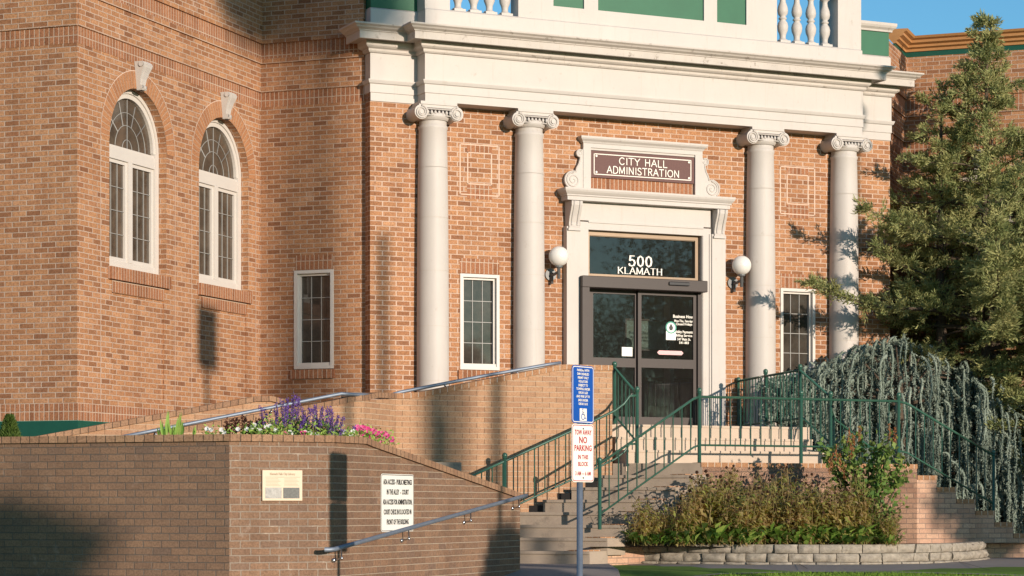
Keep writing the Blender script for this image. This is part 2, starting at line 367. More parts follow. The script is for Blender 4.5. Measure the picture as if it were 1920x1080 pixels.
edge=[(1.18,24.1),(1.45,24.75),(1.8,25.25),(2.3,25.6),(3.2,25.76),(4.2,25.74),(5.0,25.60),(5.8,25.4)]
for i in range(len(edge)-1):
    (a,b),(c,d)=edge[i],edge[i+1]; gpoly(mb,[(a,b),(c,d),(c,29.5),(a,29.5)],.004)
for (y0,y1) in ((20,22),(22,24),(24,24.1),(24.1,26),(26,29.5)):
    gpoly(mb,[(-4,y0),(1.18,y0),(1.18,y1),(-4,y1)],.004)
edge=[(a,b) for a,b in edge]
gpoly(mb,[(5.8,25.4),(12,23.4),(12,29.5),(5.8,29.5)],.004)
for (a,b) in ((-4,1.18),(1.18,5),(5,12)): gpoly(mb,[(a,29.5),(b,29.5),(b,32),(a,32)],.004)
tag(build('pavement',mb,M_walk),None,None,kind='structure')
mb=MB()
for (a,b,c,d) in ((1.15,24.6,1.15,29),(3.3,26.1,3.5,28.6),(5.3,25.9,5.7,30)):
    p=cam2w(a,b);q=cam2w(c,d); t_=(q-p).normalized(); s_=Vector((-t_.y,t_.x,0))*.006
    mb.add([(p.x-s_.x,p.y-s_.y,zg(p.x,p.y)+.008),(p.x+s_.x,p.y+s_.y,zg(p.x,p.y)+.008),(q.x+s_.x,q.y+s_.y,.008),(q.x-s_.x,q.y-s_.y,.008)],[(0,1,2,3)])
tag(build('pavement_joints',mb,M_concd),None,None,kind='structure')
# grass blades along the visible lip of the lawn
mb=MB(); 
for _ in range(26000):
    X=rng.uniform(1.1,6.1); ey=np.interp(X,[e[0] for e in edge],[e[1] for e in edge]); Y=ey-abs(rng.normal(0,.9))+rng.uniform(-.01,.03)
    if Y<22.5: continue
    p=cam2w(X,Y); z=zg(p.x,p.y)-.02; h=rng.uniform(.022,.05); a=rng.uniform(0,6.28); dx,dy=math.cos(a)*.006,math.sin(a)*.006; lx,ly=rng.normal(0,.018,2)
    mb.v += [(p.x-dx,p.y-dy,z),(p.x+dx,p.y+dy,z),(p.x+lx,p.y+ly,z+h)]; k=len(mb.v)
    mb.f.append([k-3,k-2,k-1]); mb.uv.append([(0,0)]*3); mb.sm.append(False); mb.mi.append(0)
g=build('lawn_grass',mb,M_grassb); tag(g,'strip of mown green grass along the edge of the pavement','grass',kind='stuff')

# ---------------------------------------------------------------- building shell
def wall(mb,F,a0,a1,z0,z1,holes=(),b=0,dep=.14):
    cuts={a0,a1}
    for h in holes:
        cuts|={h['a0'],h['a1']}
        if h.get('arch'):
            c=(h['a0']+h['a1'])/2; r=(h['a1']-h['a0'])/2
            cuts|={c-r*math.cos(math.pi*k/24) for k in range(1,24)}
    cuts=sorted(c for c in cuts if a0<=c<=a1)
    def top(h,a):
        if h.get('arch'):
            c=(h['a0']+h['a1'])/2; r=(h['a1']-h['a0'])/2; return h['z1']-r+math.sqrt(max(0,r*r-(a-c)**2))
        return h['z1']
    for p,q in zip(cuts,cuts[1:]):
        zl=[z0,z0]; hs=sorted([h for h in holes if h['a0']<=p+1e-9 and q<=h['a1']+1e-9],key=lambda h:h['z0'])
        for h in hs:
            if h['z0']>zl[0]: mb.quad((p,b,zl[0]),(q,b,zl[1]),(q,b,h['z0']),(p,b,h['z0']))
            tp,tq=top(h,p),top(h,q); d=h.get('dep',dep)
            mb.quad((p,b,h['z0']),(q,b,h['z0']),(q,b-d,h['z0']),(p,b-d,h['z0'])); mb.quad((p,b,tp),(q,b,tq),(q,b-d,tq),(p,b-d,tp))
            zl=[tp,tq]
        mb.quad((p,b,zl[0]),(q,b,zl[1]),(q,b,z1),(p,b,z1))
    for h in holes:
        d=h.get('dep',dep); zt=h['z1']-((h['a1']-h['a0'])/2 if h.get('arch') else 0)
        for a in (h['a0'],h['a1']): mb.quad((a,b,h['z0']),(a,b-d,h['z0']),(a,b-d,zt),(a,b,zt))
H=thing('city_hall','orange brick city hall with white columned entrance set across its corner','building',DF(4.21,0,1.79))
ZS=[(1.736,1.94),(6.262,6.468),(6.93,7.136)]
def band(mbB,mbS,F,a0,a1):        # corbelled string courses; mbB stretcher, mbS soldier
    mbS.quad((a0,.003,6.262),(a1,.003,6.262),(a1,.003,6.468),(a0,.003,6.468))
    mbB.box(a0,a1,-.05,.022,6.468,6.86); mbB.box(a0,a1,-.05,.044,6.86,6.93)
    mbS.box(a0,a1,-.05,.040,6.93,7.136); mbB.box(a0,a1,-.05,.066,7.136,7.80)
def arched(c,F,tagname):
    return dict(a0=c-.72,a1=c+.72,z0=3.66,z1=5.95,arch=True,dep=.19)
AW=[25.90,28.22]; GWc=-5.90
wb=MB(BFr); ws=MB(BFr); wm=MB(BFr); wa=MB(BFr)
hb=[arched(c,BFr,0) for c in AW]+[dict(a0=c-.66,a1=c+.66,z0=2.03,z1=3.34,dep=.022) for c in AW]
wall(wb,BFr,YA,YC,1.736,6.468,hb)
for c in AW: wb.quad((c-.66,-.022,2.03),(c+.66,-.022,2.03),(c+.66,-.022,3.34),(c-.66,-.022,3.34))
band(wb,ws,BFr,YA,YC)
ws.quad((YA,.004,1.736),(YC,.004,1.736),(YC,.004,1.94),(YA,.004,1.94))
def ring(mb,F,c,zc,r0,r1,b,n=40):
    for k in range(n):
        A=[math.pi*k/n,math.pi*(k+1)/n]; p=[]
        for a in A:
            for r in (r0,r1): p.append((c+r*math.cos(a),b,zc+r*math.sin(a)))
        u=[A[0]*(r0+r1)/2,A[1]*(r0+r1)/2]; mb.add(p,[(0,1,3,2)],[[(u[0],.1),(u[0],.3),(u[1],.3),(u[1],.1)]])
def winwall_trim(F,c,mS,mA,mM):
    zc=5.23; ring(mA,F,c,zc,.72,.935,.004); ring(mM,F,c,zc,.935,.945,.007)
    for s_ in (-1,1): mM.quad((c+s_*.94-.005,.006,1.96),(c+s_*.94+.005,.006,1.96),(c+s_*.94+.005,.006,zc),(c+s_*.94-.005,.006,zc))
    mS.box(c-.76,c+.76,-.02,.05,3.50,3.655)                              # sill
    mS.quad((c-.66,.005,3.345),(c+.66,.005,3.345),(c+.66,.005,3.49),(c-.66,.005,3.49))
for c in AW: winwall_trim(BFr,c,ws,wa,wm)
ca=MB(AF); cs=MB(AF)
wall(ca,AF,-30,XB,1.736,6.468); band(ca,cs,AF,-30,XB+.0)
ca.box(-30.0,XB+.06,-.05,.066,7.137,7.80); cs.quad((-30,.004,1.736),(XB,.004,1.736),(XB,.004,1.94),(-30,.004,1.94))
cc=MB(CF); c2=MB(CF); XQ=-13.043
hc=[dict(a0=-14.117,a1=-13.517,z0=2.60,z1=3.975,dep=.10)]
wall(cc,CF,XB,XQ,0,6.468,hc); band(cc,c2,CF,XB,XQ); c2.box(-14.16,-13.50,-.02,.04,2.47,2.595); c2.quad((-14.1,.003,3.98),(-13.53,.003,3.98),(-13.53,.003,4.18),(-14.1,.003,4.18))
dw=MB(DF); ds=MB(DF); dm=MB(DF)
WS=[1.631,6.789]
hd=[dict(a0=s-.30,a1=s+.30,z0=2.60,z1=3.94,dep=.10) for s in WS]+[dict(a0=3.29,a1=5.13,z0=1.70,z1=4.63,dep=.12)]
wall(dw,DF,0,8.42,0,6.25,hd)
dw.quad((0,0,0),(0,-.18,0),(0,-.18,7.2),(0,0,7.2)); dw.quad((8.42,0,0),(8.42,-.5,0),(8.42,-.5,7.2),(8.42,0,7.2))
for s in WS:
    ds.box(s-.33,s+.33,-.02,.035,2.46,2.595); ds.quad((s-.3,.003,3.945),(s+.3,.003,3.945),(s+.3,.003,4.15),(s-.3,.003,4.15))
    for (w_,za,zb) in ((.305,5.03,5.74),(.19,5.18,5.63)):
        for (p,q,r_,t_) in ((s-w_,s+w_,za,za+.015),(s-w_,s+w_,zb-.015,zb),(s-w_,s-w_+.018,za,zb),(s+w_-.018,s+w_,za,zb)):
            dm.quad((p,.004,r_),(q,.004,r_),(q,.004,t_),(p,.004,t_))
    ds.quad((s-.19,.003,4.98),(s+.19,.003,4.98),(s+.19,.003,5.17),(s-.19,.003,5.17)); ds.quad((s-.19,.003,5.635),(s+.19,.003,5.635),(s+.19,.003,5.73),(s-.19,.003,5.73))
gs=MB(GS); g2=MB(GS); wall(gs,GS,35.2,YG,0,6.468); band(gs,g2,GS,35.2,YG)
gg=MB(GF); g3=MB(GF); g4=MB(GF); g5=MB(GF)
wall(gg,GF,XG,14,0,6.468,[arched(c,GF,0) for c in (GWc,-3.68)]); band(gg,g3,GF,XG,14)
for c in (GWc,-3.68): winwall_trim(GF,c,g3,g4,g5)
for nm,m_,mt in (('wall',wb,M_brickw),('soldier_course',ws,M_sold),('mortar_line',wm,plain('mortar',MORT,.9,.1)),('arch_surround',wa,M_arch),('wall',ca,M_brickw),('soldier_course',cs,M_sold),('wall',cc,M_brickw),('soldier_course',c2,M_sold),
    ('wall',dw,M_brick),('soldier_course',ds,M_sold),('mortar_line',dm,bpy.data.materials['mortar']),('wall',gs,M_brickw),('soldier_course',g2,M_sold),('wall',gg,M_brickw),('soldier_course',g3,M_sold),('arch_surround',g4,M_arch),('mortar_line',g5,bpy.data.materials['mortar'])):
    build(nm,m_,mt,H)
# painted plinth
m=MB(); m.sweep([(-30,YA),(XB,YA),(XB,YC)],[(.004,1.738),(.012,1.735),(.012,0)][::-1]); 
m=MB(); m.quad((-30,YA-.012,-1),(XB+.012,YA-.012,-1),(XB+.012,YA-.012,1.734),(-30,YA-.012,1.734)); m.quad((XB+.012,YA-.012,-1),(XB+.012,YC,-1),(XB+.012,YC,1.734),(XB+.012,YA-.012,1.734))
build('plinth',m,M_dgreen,H)
# wing cornices (ochre over green)
cp=[(0,7.885),(.05,7.89),(.05,7.93),(.10,7.95),(.10,7.985),(.16,8.01),(.16,8.05),(.21,8.07),(.23,8.105),(-.2,8.115)]
for path in ([(-30,YA),(XB,YA),(XB,YC),(XQ,YC)],[(XG,36.02),(XG,YG),(14,YG)]):
    m=MB(); m.sweep([(p[0],p[1]) for p in path][::-1] if True else path,cp); build('cornice',m,M_ochre,H)
    m=MB(); m.sweep(path[::-1],[(.0,7.80),(.03,7.80),(.03,7.884),(0,7.884)]); build('frieze',m,M_dgreen,H)
# roofs
m=MB(); m.box(-30,XB-.1,YA+.1,YC+12,7.0,7.6); m.box(XB-.1,XQ-.1,YC+.1,YC+12,7.0,7.6); m.box(XG+.1,14,YG+.1,YG+10,7.0,7.6)
build('roof',m,M_roof,H)
m=MB(DF); m.box(0.02,8.4,-8,-.05,6.9,7.2); build('roof',m,M_roof,H)
# ---------------------------------------------------------------- entablature
EP=[(-.3,0),(0,0),(.69,0),(.69,.3),(7.73,.3),(7.73,0),(8.42,0),(8.42,-.5)]
EP[0]=(0,-.25)
path=[(0,-.25),(0,0.02),(.69,.02),(.69,.30),(7.73,.30),(7.73,.02),(8.42,.02),(8.42,-.5)]
def ent(name,prof,mat): 
    m=MB(DF); m.sweep(path,prof); return build(name,m,mat,H)
ent('architrave',[(-.29,6.235),(0,6.235),(0,6.345),(.012,6.352),(.012,6.465),(.03,6.475),(.04,6.50),(.045,6.515),(.045,6.525),(.01,6.53)],M_white)
ent('frieze',[(.008,6.53),(.008,6.885)],M_white)
ent('cornice',[(.006,6.886),(.03,6.89),(.045,6.91),(.045,6.94),(.075,6.955),(.095,6.975),(.095,6.998),(.10,7.045),(.225,7.045),(.235,7.026),(.25,7.026),(.255,7.03),(.255,7.125),(.27,7.13),(.27,7.14),(.285,7.15),(.315,7.165),(.33,7.185),(.355,7.20),(.36,7.205),(.36,7.225),(.0,7.24)],M_whitec)
m=MB(DF); 
for s in np.arange(.95,7.7,1.02): m.box(s,s+.003,.3,.3085,6.53,6.885)
for s in np.arange(.6,7.8,.5): m.box(s,s+.004,.5,.556,7.035,7.12)
build('block_joints',m,plain('joint_line',(.50,.44,.37),.9,.1),H)  # thin tan strips mark the joints between the blocks
ent('attic_base',[(-.02,7.235),(.0,7.235),(.0,7.49),(-.03,7.515),(-.27,7.515)],M_white)
# attic: pedestals, open balustrades, solid panelled middle
def slab(mb,a0,a1,n0,n1,z0,z1): mb.box(a0,a1,n0,n1,z0,z1)
m=MB(DF)
N0,N1=.02,.275
slab(m,.695,1.066,-.24,N1,7.50,8.30); slab(m,7.32,7.725,-.24,N1,7.50,8.30); slab(m,.69,7.73,N0-.02,N1+.02,8.30,8.46)
for (a,b_) in ((2.10,2.64),(3.12,3.34),(5.05,5.265),(5.755,6.27)): slab(m,a,b_,N0,N1,7.50,8.30)
for (a,b_) in ((2.64,3.12),(3.34,5.05),(5.265,5.755)): slab(m,a,b_,N0,N1,7.50,7.71); slab(m,a,b_,N0,N1,8.22,8.30)
slab(m,.01,.694,-.25,-.01,7.50,7.515); slab(m,7.73,8.41,-.25,-.01,7.50,7.515)
build('attic',m,M_white,H)
m=MB(DF)
for (a,b_) in ((2.64,3.12),(3.34,5.05),(5.265,5.755)): slab(m,a,b_,N0+.01,N1-.03,7.71,8.22)
slab(m,.01,.694,-.235,.0,7.515,7.872); slab(m,7.73,8.40,-.24,.0,7.515,7.872)
build('attic_panel',m,M_green,H)
m=MB(DF)
for pth in ([(0,-.3),(0,.0),(.69,.0)],[(7.73,.0),(8.41,.0),(8.41,-.3)]):
    m.sweep(pth,[(-.2,7.87),(.03,7.872),(.035,7.90),(.07,7.93),(.085,7.96),(.085,8.0),(-.2,8.01)])
build('attic_coping',m,M_whitec,H)
bp=[(.0,0),(.075,0),(.075,.06),(.05,.065),(.045,.10),(.05,.14),(.075,.20),(.082,.26),(.07,.31),(.045,.345),(.045,.36),(.06,.365),(.06,.385),(.045,.39),(.045,.41),(.07,.44),(.080,.49),(.072,.545),(.045,.62),(.04,.67),(.055,.70),(.075,.71),(.075,.79),(0,.79)]
for (a,b_) in ((1.066,2.10),(6.27,7.32)):
    for k in range(4):
        s=a+(b_-a)*(k+.55)/4.35+.04; m=MB(DF); m.lathe((s,.15,7.51),bp,20); m.box(s-.085,s+.085,.065,.235,7.512,7.555); build('baluster',m,M_white,H)
# ---------------------------------------------------------------- columns
CS=[.885,2.345,6.095,7.535]
def spiral(mb,c0,z0,n,r,turns,sgn,start,rt):
    p=[]; N=int(turns*14)
    for i in range(N+1):
        a=start+sgn*2*math.pi*turns*i/N; rr=r*(1-i/N)**.8+.008; p.append((c0+rr*math.cos(a),n,z0+rr*math.sin(a)))
    mb.tube(p,[rt*(1-.55*i/N) for i in range(N+1)],6)
def hcyl(mb,s,z,r,n0,n1,seg=24,r1=None):     # cylinder with axis along n
    P=[]; r1=r1 or r
    for (nn,q) in ((n0,r),((n0+n1)/2,r1),(n1,r)):
        P+=[(s+q*math.cos(2*math.pi*k/seg),nn,z+q*math.sin(2*math.pi*k/seg)) for k in range(seg)]
    fs=[tuple(range(seg)),tuple(range(2*seg,3*seg))]+[(l*seg+k,l*seg+(k+1)%seg,(l+1)*seg+(k+1)%seg,(l+1)*seg+k) for l in (0,1) for k in range(seg)]
    mb.add(P,fs)
for s in CS:
    cn=.10
    shaft=[(.225,.14),(.222,.5),(.222,1.3),(.218,2.2),(.212,3.0),(.203,3.7),(.195,4.08),(.205,4.10),(.205,4.13),(.19,4.14),(.19,4.2)]
    m=MB(DF); m.lathe((s,cn,1.79),shaft,48); sh=build('column_shaft',m,M_white,H)
    m=MB(DF)
    for z in (2.42,3.17,3.93,4.66,5.35): m.lathe((s,cn,z),[(.2262-.0035*(z-2.4),0),(.2262-.0035*(z-2.4),.004)],48)
    build('drum_joint',m,bpy.data.materials['joint_line'],sh)
    m=MB(DF); m.lathe((s,cn,1.79),[(.30,0),(.30,.05),(.29,.06),(.275,.09),(.25,.10),(.262,.12),(.24,.14),(.225,.145)],40); m.box(s-.31,s+.31,-.05,cn+.31,1.70,1.80); build('column_base',m,M_white,H)
    m=MB(DF); 
    m.box(s-.27,s+.27,-.02,.325,6.190,6.232); m.box(s-.29,s+.29,-.02,.31,6.150,6.192)
    m.lathe((s,cn,5.99),[(.205,0),(.235,.03),(.245,.06),(.235,.09),(.2,.10)],40)
    for q in (-1,1):
        hcyl(m,s+q*.262,6.08,.098,-.02,.325,28,.082); hcyl(m,s+q*.262,6.08,.03,.32,.345,16)
        spiral(m,s+q*.262,6.08,.333,.082,2.4,q,math.pi/2,.016)
    for k in range(-3,4): m.sphere((s+k*.055,.322,6.085),.022,8,sq=1.4)
    m.tube([(s-.2,.32,6.045),(s+.2,.32,6.045)],.010,6); m.tube([(s-.2,.325,6.13),(s+.2,.325,6.13)],.012,6)
    build('capital',m,M_white,H)
# ---------------------------------------------------------------- door surround
m=MB(DF)
for q in (-1,1):
    c=4.21; f=lambda a: c+q*a
    def bx(a,b_,n0,n1,z0,z1): x0,x1=sorted((f(a),f(b_))); m.box(x0,x1,n0,n1,z0,z1)
    bx(1.06,1.285,-.02,.12,1.79,4.66); bx(.93,1.06,-.02,.085,1.79,4.63+.11); bx(.92,.93,-.12,.07,1.79,4.63)
    bx(1.03,1.06,.086,.10,1.79,4.66)
build('door_jamb',m,M_white,H)
m=MB(DF); m.box(3.28,5.14,-.02,.085,4.632,4.76); m.box(3.15,5.27,-.02,.075,4.76,5.02); m.box(3.28,5.14,.0851,.10,4.73,4.758)
m.sweep([(2.975,0),(2.975,.13),(5.43,.13),(5.43,0)],[(-.1,5.02),(.085,5.022),(.085,5.075),(.10,5.085),(.10,5.10),(.115,5.115),(.135,5.14),(.145,5.165),(.145,5.19),(-.05,5.205)])
build('door_cornice',m,M_white,H)
for q in (-1,1):
    m=MB(DF); sc_=4.21+q*1.175
    prof=[(.12,4.62),(.155,4.63),(.16,4.655),(.145,4.675),(.15,4.72),(.18,4.80),(.225,4.88),(.26,4.95),(.265,5.01),(.0,5.019),(.0,4.62)]
    prof=[(.10+max(0,n_-.10)*.80 if n_>0 else 0,z) for n_,z in prof]; p=[(sc_-.085,n_,z) for n_,z in prof]+[(sc_+.085,n_,z) for n_,z in prof]; k=len(prof)
    m.add(p,[tuple(range(k)),tuple(range(k,2*k))]+[(i,(i+1)%k,k+(i+1)%k,k+i) for i in range(k)])
    m.box(sc_-.10,sc_+.10,.0,.155,4.60,4.632); m.box(sc_-.012,sc_+.012,.1,.275,4.70,5.0) if False else None
    for dx in (-.045,.045): m.tube([(sc_+dx,n_+.006,z) for n_,z in prof[3:9]],.012,6)
    build('console_bracket',m,M_white,H)
m=MB(DF)
for q in (-1,1):
    x0,x1=sorted((4.175+q*.845,4.175+q*.965)); m.box(x0,x1,-.02,.07,5.20,5.80)
    c=4.175+q*.965
    # side scroll: concave bracket outline
    pts=[(0,5.205)]; 
    pts+=[(.29,5.205)]+[(.155+.13*math.cos(a),5.325+.125*math.sin(a)) for a in np.linspace(-.9,1.9,14)]
    pts+=[(.10,5.50),(.065,5.56),(.045,5.63)]+[(.05+.05*math.cos(a),5.71+.05*math.sin(a)) for a in np.linspace(-1.7,2.2,10)]+[(0,5.78)]
    poly=[(c+q*a,z) for a,z in pts]
    m.prism(poly,.0,.06); spiral(m,c+q*.155,5.325,.062,.10,2.0,-q,math.pi/2 if q>0 else math.pi/2,.014)
    m.tube([(c+q*a,.06,z) for a,z in pts[2:-1]],.012,6); spiral(m,c+q*.05,5.71,.06,.03,1.2,q,math.pi,.008)
m.box(3.33,5.02,-.02,.05,5.77,5.82); m.box(3.21,5.14,-.02,.071,5.80,5.86)
m.sweep([(3.21,0),(3.21,.07),(5.14,.07),(5.14,0)],[(-.05,5.86),(.01,5.862),(.02,5.885),(.05,5.91),(.06,5.93),(.06,5.955),(-.05,5.965)])
build('pediment_tablet',m,M_white,H)
m=MB(DF); m.quad((3.33,.012,5.205),(5.02,.012,5.205),(5.02,.012,5.385),(3.33,.012,5.385),uv=[(0,.01),(1.71,.01),(1.71,.19),(0,.19)]); build('soldier_course',m,M_sold,H)
# ---------------------------------------------------------------- windows
def rect_frame(mb,a0,a1,z0,z1,w_,b0,b1):
    mb.box(a0,a0+w_,b0,b1,z0,z1); mb.box(a1-w_,a1,b0,b1,z0,z1); mb.box(a0+w_,a1-w_,b0,b1,z1-w_,z1); mb.box(a0+w_,a1-w_,b0,b1,z0,z0+w_)
def small_window(F,c,z0,z1):
    m=MB(F); rect_frame(m,c-.299,c+.299,z0,z1,.045,-.10,.018); rect_frame(m,c-.255,c+.255,z0+.046,z1-.046,.03,-.098,-.035); m.box(c-.255,c+.255,-.05,.0,z0+.046,z0+.085)
    fr=build('window',m,M_frame,H)
    g0,g1,h0,h1=c-.225,c+.225,z0+.085,z1-.076
    m=MB(F); m.quad((g0,-.085,h0),(g1,-.085,h0),(g1,-.085,h1),(g0,-.085,h1)); build('pane',m,M_pane,fr)
    m=MB(F)
    for k in (1,2): m.box(g0+(g1-g0)*k/3-.0045,g0+(g1-g0)*k/3+.0045,-.084,-.074,h0,h1)
    for k in (1,2,3): m.box(g0,g1,-.083,-.072,h0+(h1-h0)*k/4-.0045,h0+(h1-h0)*k/4+.0045)
    build('lead_came',m,M_lead,fr); return fr
for s in WS: small_window(DF,s,2.605,3.935)
small_window(CF,-13.817,2.605,3.97)
def arch_window(F,c):
    z0,zs,r=3.665,5.23,.715; B=-.185
    m=MB(F)
    for q in (-1,1):
        x0,x1=sorted((c+q*r,c+q*(r-.10))); m.box(x0,x1,B,B+.075,z0,zs)
    def arc(r0,r1,b0,b1,n=32):
        for k in range(n):
            A=[math.pi*k/n,math.pi*(k+1)/n]; p=[(c+rr*math.cos(a),bb,zs+rr*math.sin(a)) for a in A for rr in (r0,r1) for bb in (b0,b1)]
            m.add(p,[(1,3,7,5),(0,1,5,4),(2,3,7,6)])
    arc(r-.05,r,B,B+.075); arc(r-.11,r-.05,B,B+.055)
    m.box(c-r+.10,c+r-.10,B,B+.07,zs-.20,zs-.06); m.box(c-r+.10,c+r-.10,B,B+.055,zs-.06,zs-.03); m.box(c-r+.10,c+r-.10,B,B+.065,z0,z0+.10); m.box(c-.05,c+.05,B,B+.07,z0+.10,zs-.20)
    for q in (-1,1):
        x0,x1=sorted((c+q*.05,c+q*(r-.10))); rect_frame(m,x0+.001,x1-.001,z0+.101,zs-.201,.045,B,B+.045)
    fr=build('window',m,M_frame,H)
    m=MB(F); m.quad((c-r+.1,B+.015,z0),(c+r-.1,B+.015,z0),(c+r-.1,B+.015,zs-.1),(c-r+.1,B+.015,zs-.1))
    pts=[(c+(r-.06)*math.cos(math.pi*k/24),B+.015,zs+(r-.06)*math.sin(math.pi*k/24)) for k in range(25)]+[(c-r+.06,B+.015,zs-.1),(c+r-.06,B+.015,zs-.1)]
    m.add(pts,[tuple(range(len(pts)))]); build('pane',m,M_paneB,fr)
    m=MB(F); b0,b1=B+.016,B+.028
    for q in (-1,1):
        x0,x1=sorted((c+q*.095,c+q*(r-.145)))
        for k in (1,2): x=x0+(x1-x0)*k/3; m.box(x-.0045,x+.0045,b0,b1,z0+.145,zs-.245)
        for k in (1,2,3): z=z0+.145+(zs-.39-z0)*k/4; m.box(x0,x1,b0,b1+.002,z-.0045,z+.0045)
    for rr in (.12,.30,.46): m.tube([(c+rr*math.cos(math.pi*k/20),B+.02,zs-.03+rr*math.sin(math.pi*k/20)) for k in range(21)],.0055,5)
    m.tube([(c,B+.02,zs-.03),(c,B+.02,zs+.60)],.007,5)
    for a in (.22,.39,.61,.78): m.tube([(c+.30*math.cos(a*math.pi),B+.02,zs-.03+.30*math.sin(a*math.pi)),(c+.60*math.cos(a*math.pi),B+.02,zs-.03+.60*math.sin(a*math.pi))],.007,5)
    build('lead_came',m,M_lead,fr)
    m=MB(F); zk=5.93                                                     # scrolled keystone
    prof=[(.005,zk),(.07,zk),(.085,zk+.02),(.085,zk+.05),(.06,zk+.07),(.07,zk+.14),(.10,zk+.22),(.13,zk+.28),(.14,zk+.32),(.12,zk+.35),(.005,zk+.35)]
    def wk(z): return .055+.062*(z-zk)/.35
    for s0,s1,ex in ((-1,1,0),(-.45,.45,.012)):
        p=[(c+s0*wk(z),b_+ex,z) for b_,z in prof]+[(c+s1*wk(z),b_+ex,z) for b_,z in prof]; k=len(prof)
        m.add(p,[tuple(range(k)),tuple(range(k,2*k))]+[(i,(i+1)%k,k+(i+1)%k,k+i) for i in range(k)])
    m.tube([(c-wk(zk)-.004,.065,zk+.04),(c+wk(zk)+.004,.065,zk+.04)],.026,12); m.tube([(c-.122,.10,zk+.315),(c+.122,.10,zk+.315)],.034,12)
    build('keystone',m,M_white,H)
for c in AW: arch_window(BFr,c)
for c in (GWc,-3.68): arch_window(GF,c)
# ---------------------------------------------------------------- entrance doors and lobby
m=MB(DF); rect_frame(m,3.292,5.128,3.96,4.628,.06,-.10,-.02); m.box(3.352,5.068,-.10,-.04,4.56,4.575); tf=build('transom_window',m,M_bronzel,H)
m=MB(DF); m.quad((3.35,-.07,4.02),(5.07,-.07,4.02),(5.07,-.07,4.57),(3.35,-.07,4.57)); build('pane',m,M_door,tf)
m=MB(DF); m.bbox(3.125,5.14,.0,.22,3.80,3.965,.008); m.box(3.125,3.235,.0,.215,1.79,3.80); m.box(5.07,5.13,-.10,.06,1.79,3.80); m.box(3.30,3.36,-.1,-.02,1.79,3.80)
fr=build('door_frame',m,M_bronze,H)
m=MB(DF); m.bbox(4.50,4.83,.215,.25,3.875,3.93,.01); build('door_sensor',m,M_black,fr)
for (a,b_,bb) in ((3.36,4.14,-.03),(4.11,5.07,.02)):
    m=MB(DF); rect_frame(m,a,b_,1.80,3.80,.055,bb-.04,bb); m.box(a+.055,b_-.055,bb-.04,bb,2.70,2.83); m.box(a+.055,b_-.055,bb-.04,bb,1.855,1.99)
    dr=build('sliding_door',m,M_bronze,H)
    m=MB(DF); m.quad((a+.05,bb-.02,1.95),(b_-.05,bb-.02,1.95),(b_-.05,bb-.02,3.75),(a+.05,bb-.02,3.75)); build('pane',m,M_door,dr)
m=MB(DF); m.quad((2.6,-3.4,1.79),(6.2,-3.4,1.79),(6.2,-3.4,5.2),(2.6,-3.4,5.2)); m.quad((2.6,-3.4,1.79),(2.6,-.14,1.79),(2.6,-.14,5.2),(2.6,-3.4,5.2)); m.quad((6.2,-3.4,1.79),(6.2,-.14,1.79),(6.2,-.14,5.2),(6.2,-3.4,5.2)); m.quad((2.6,-3.4,5.2),(6.2,-3.4,5.2),(6.2,-.14,5.2),(2.6,-.14,5.2)); m.quad((2.6,-3.4,1.785),(6.2,-3.4,1.785),(6.2,.0,1.785),(2.6,.0,1.785))
m.quad((2.6,-.141,1.79),(3.289,-.141,1.79),(3.289,-.141,5.2),(2.6,-.141,5.2)); m.quad((5.131,-.141,1.79),(6.2,-.141,1.79),(6.2,-.141,5.2),(5.131,-.141,5.2)); m.quad((3.289,-.141,4.63),(5.131,-.141,4.63),(5.131,-.141,5.2),(3.289,-.141,5.2))
build('lobby',m,M_lobby,H)
m=MB(DF); m.box(5.35,5.42,-1.5,-1.3,1.79,4.9); m.box(3.9,3.915,-1.2,-1.18,1.8,4.2); m.box(3.5,3.6,-1.4,-1.3,3.1,3.95) 
build('lobby_pale_post',m,M_lead,H)  # pale posts added in the lobby; the short one stands for the jamb's reflection
m=MB(DF); rect_frame(m,4.44,5.18,3.02,3.49,.02,-1.05,-1.01); nb=tag(build('notice_board',m,M_black,loc=DF(4.8,-1.03,3.02)),'framed dark green notice board seen through the glass entrance doors','notice board')
m=MB(DF); m.quad((4.46,-1.04,3.04),(5.16,-1.04,3.04),(5.16,-1.04,3.47),(4.46,-1.04,3.47)); o=build('board_face',m,plain('board_green',(.10,.17,.16),.6,.3,var=.3,vs=30),nb)
ra=thing('stair_railing','brown wooden stair railing inside the lobby behind the right door','railing',DF(5.3,-1.6,1.79))
m=MB(DF); m.box(5.10,5.95,-1.62,-1.54,2.60,2.66); build('top_rail',m,M_wood,ra)
for k in range(5): m=MB(DF); m.tube([(5.13+k*.13,-1.58,1.79),(5.13+k*.13,-1.58,2.60)],.018,8); build('baluster',m,M_wood,ra)
m=MB(DF); m.box(4.93,5.13,-1.2,-1.0,2.02,2.2); m.tube([(5.10,-1.1,1.79),(5.10,-1.1,2.1)],.03,8); tag(build('lobby_stool',m,M_wood,loc=DF(5.03,-1.1,1.79)),'small brown wooden stand in the lobby behind the lower right door glass','stand')
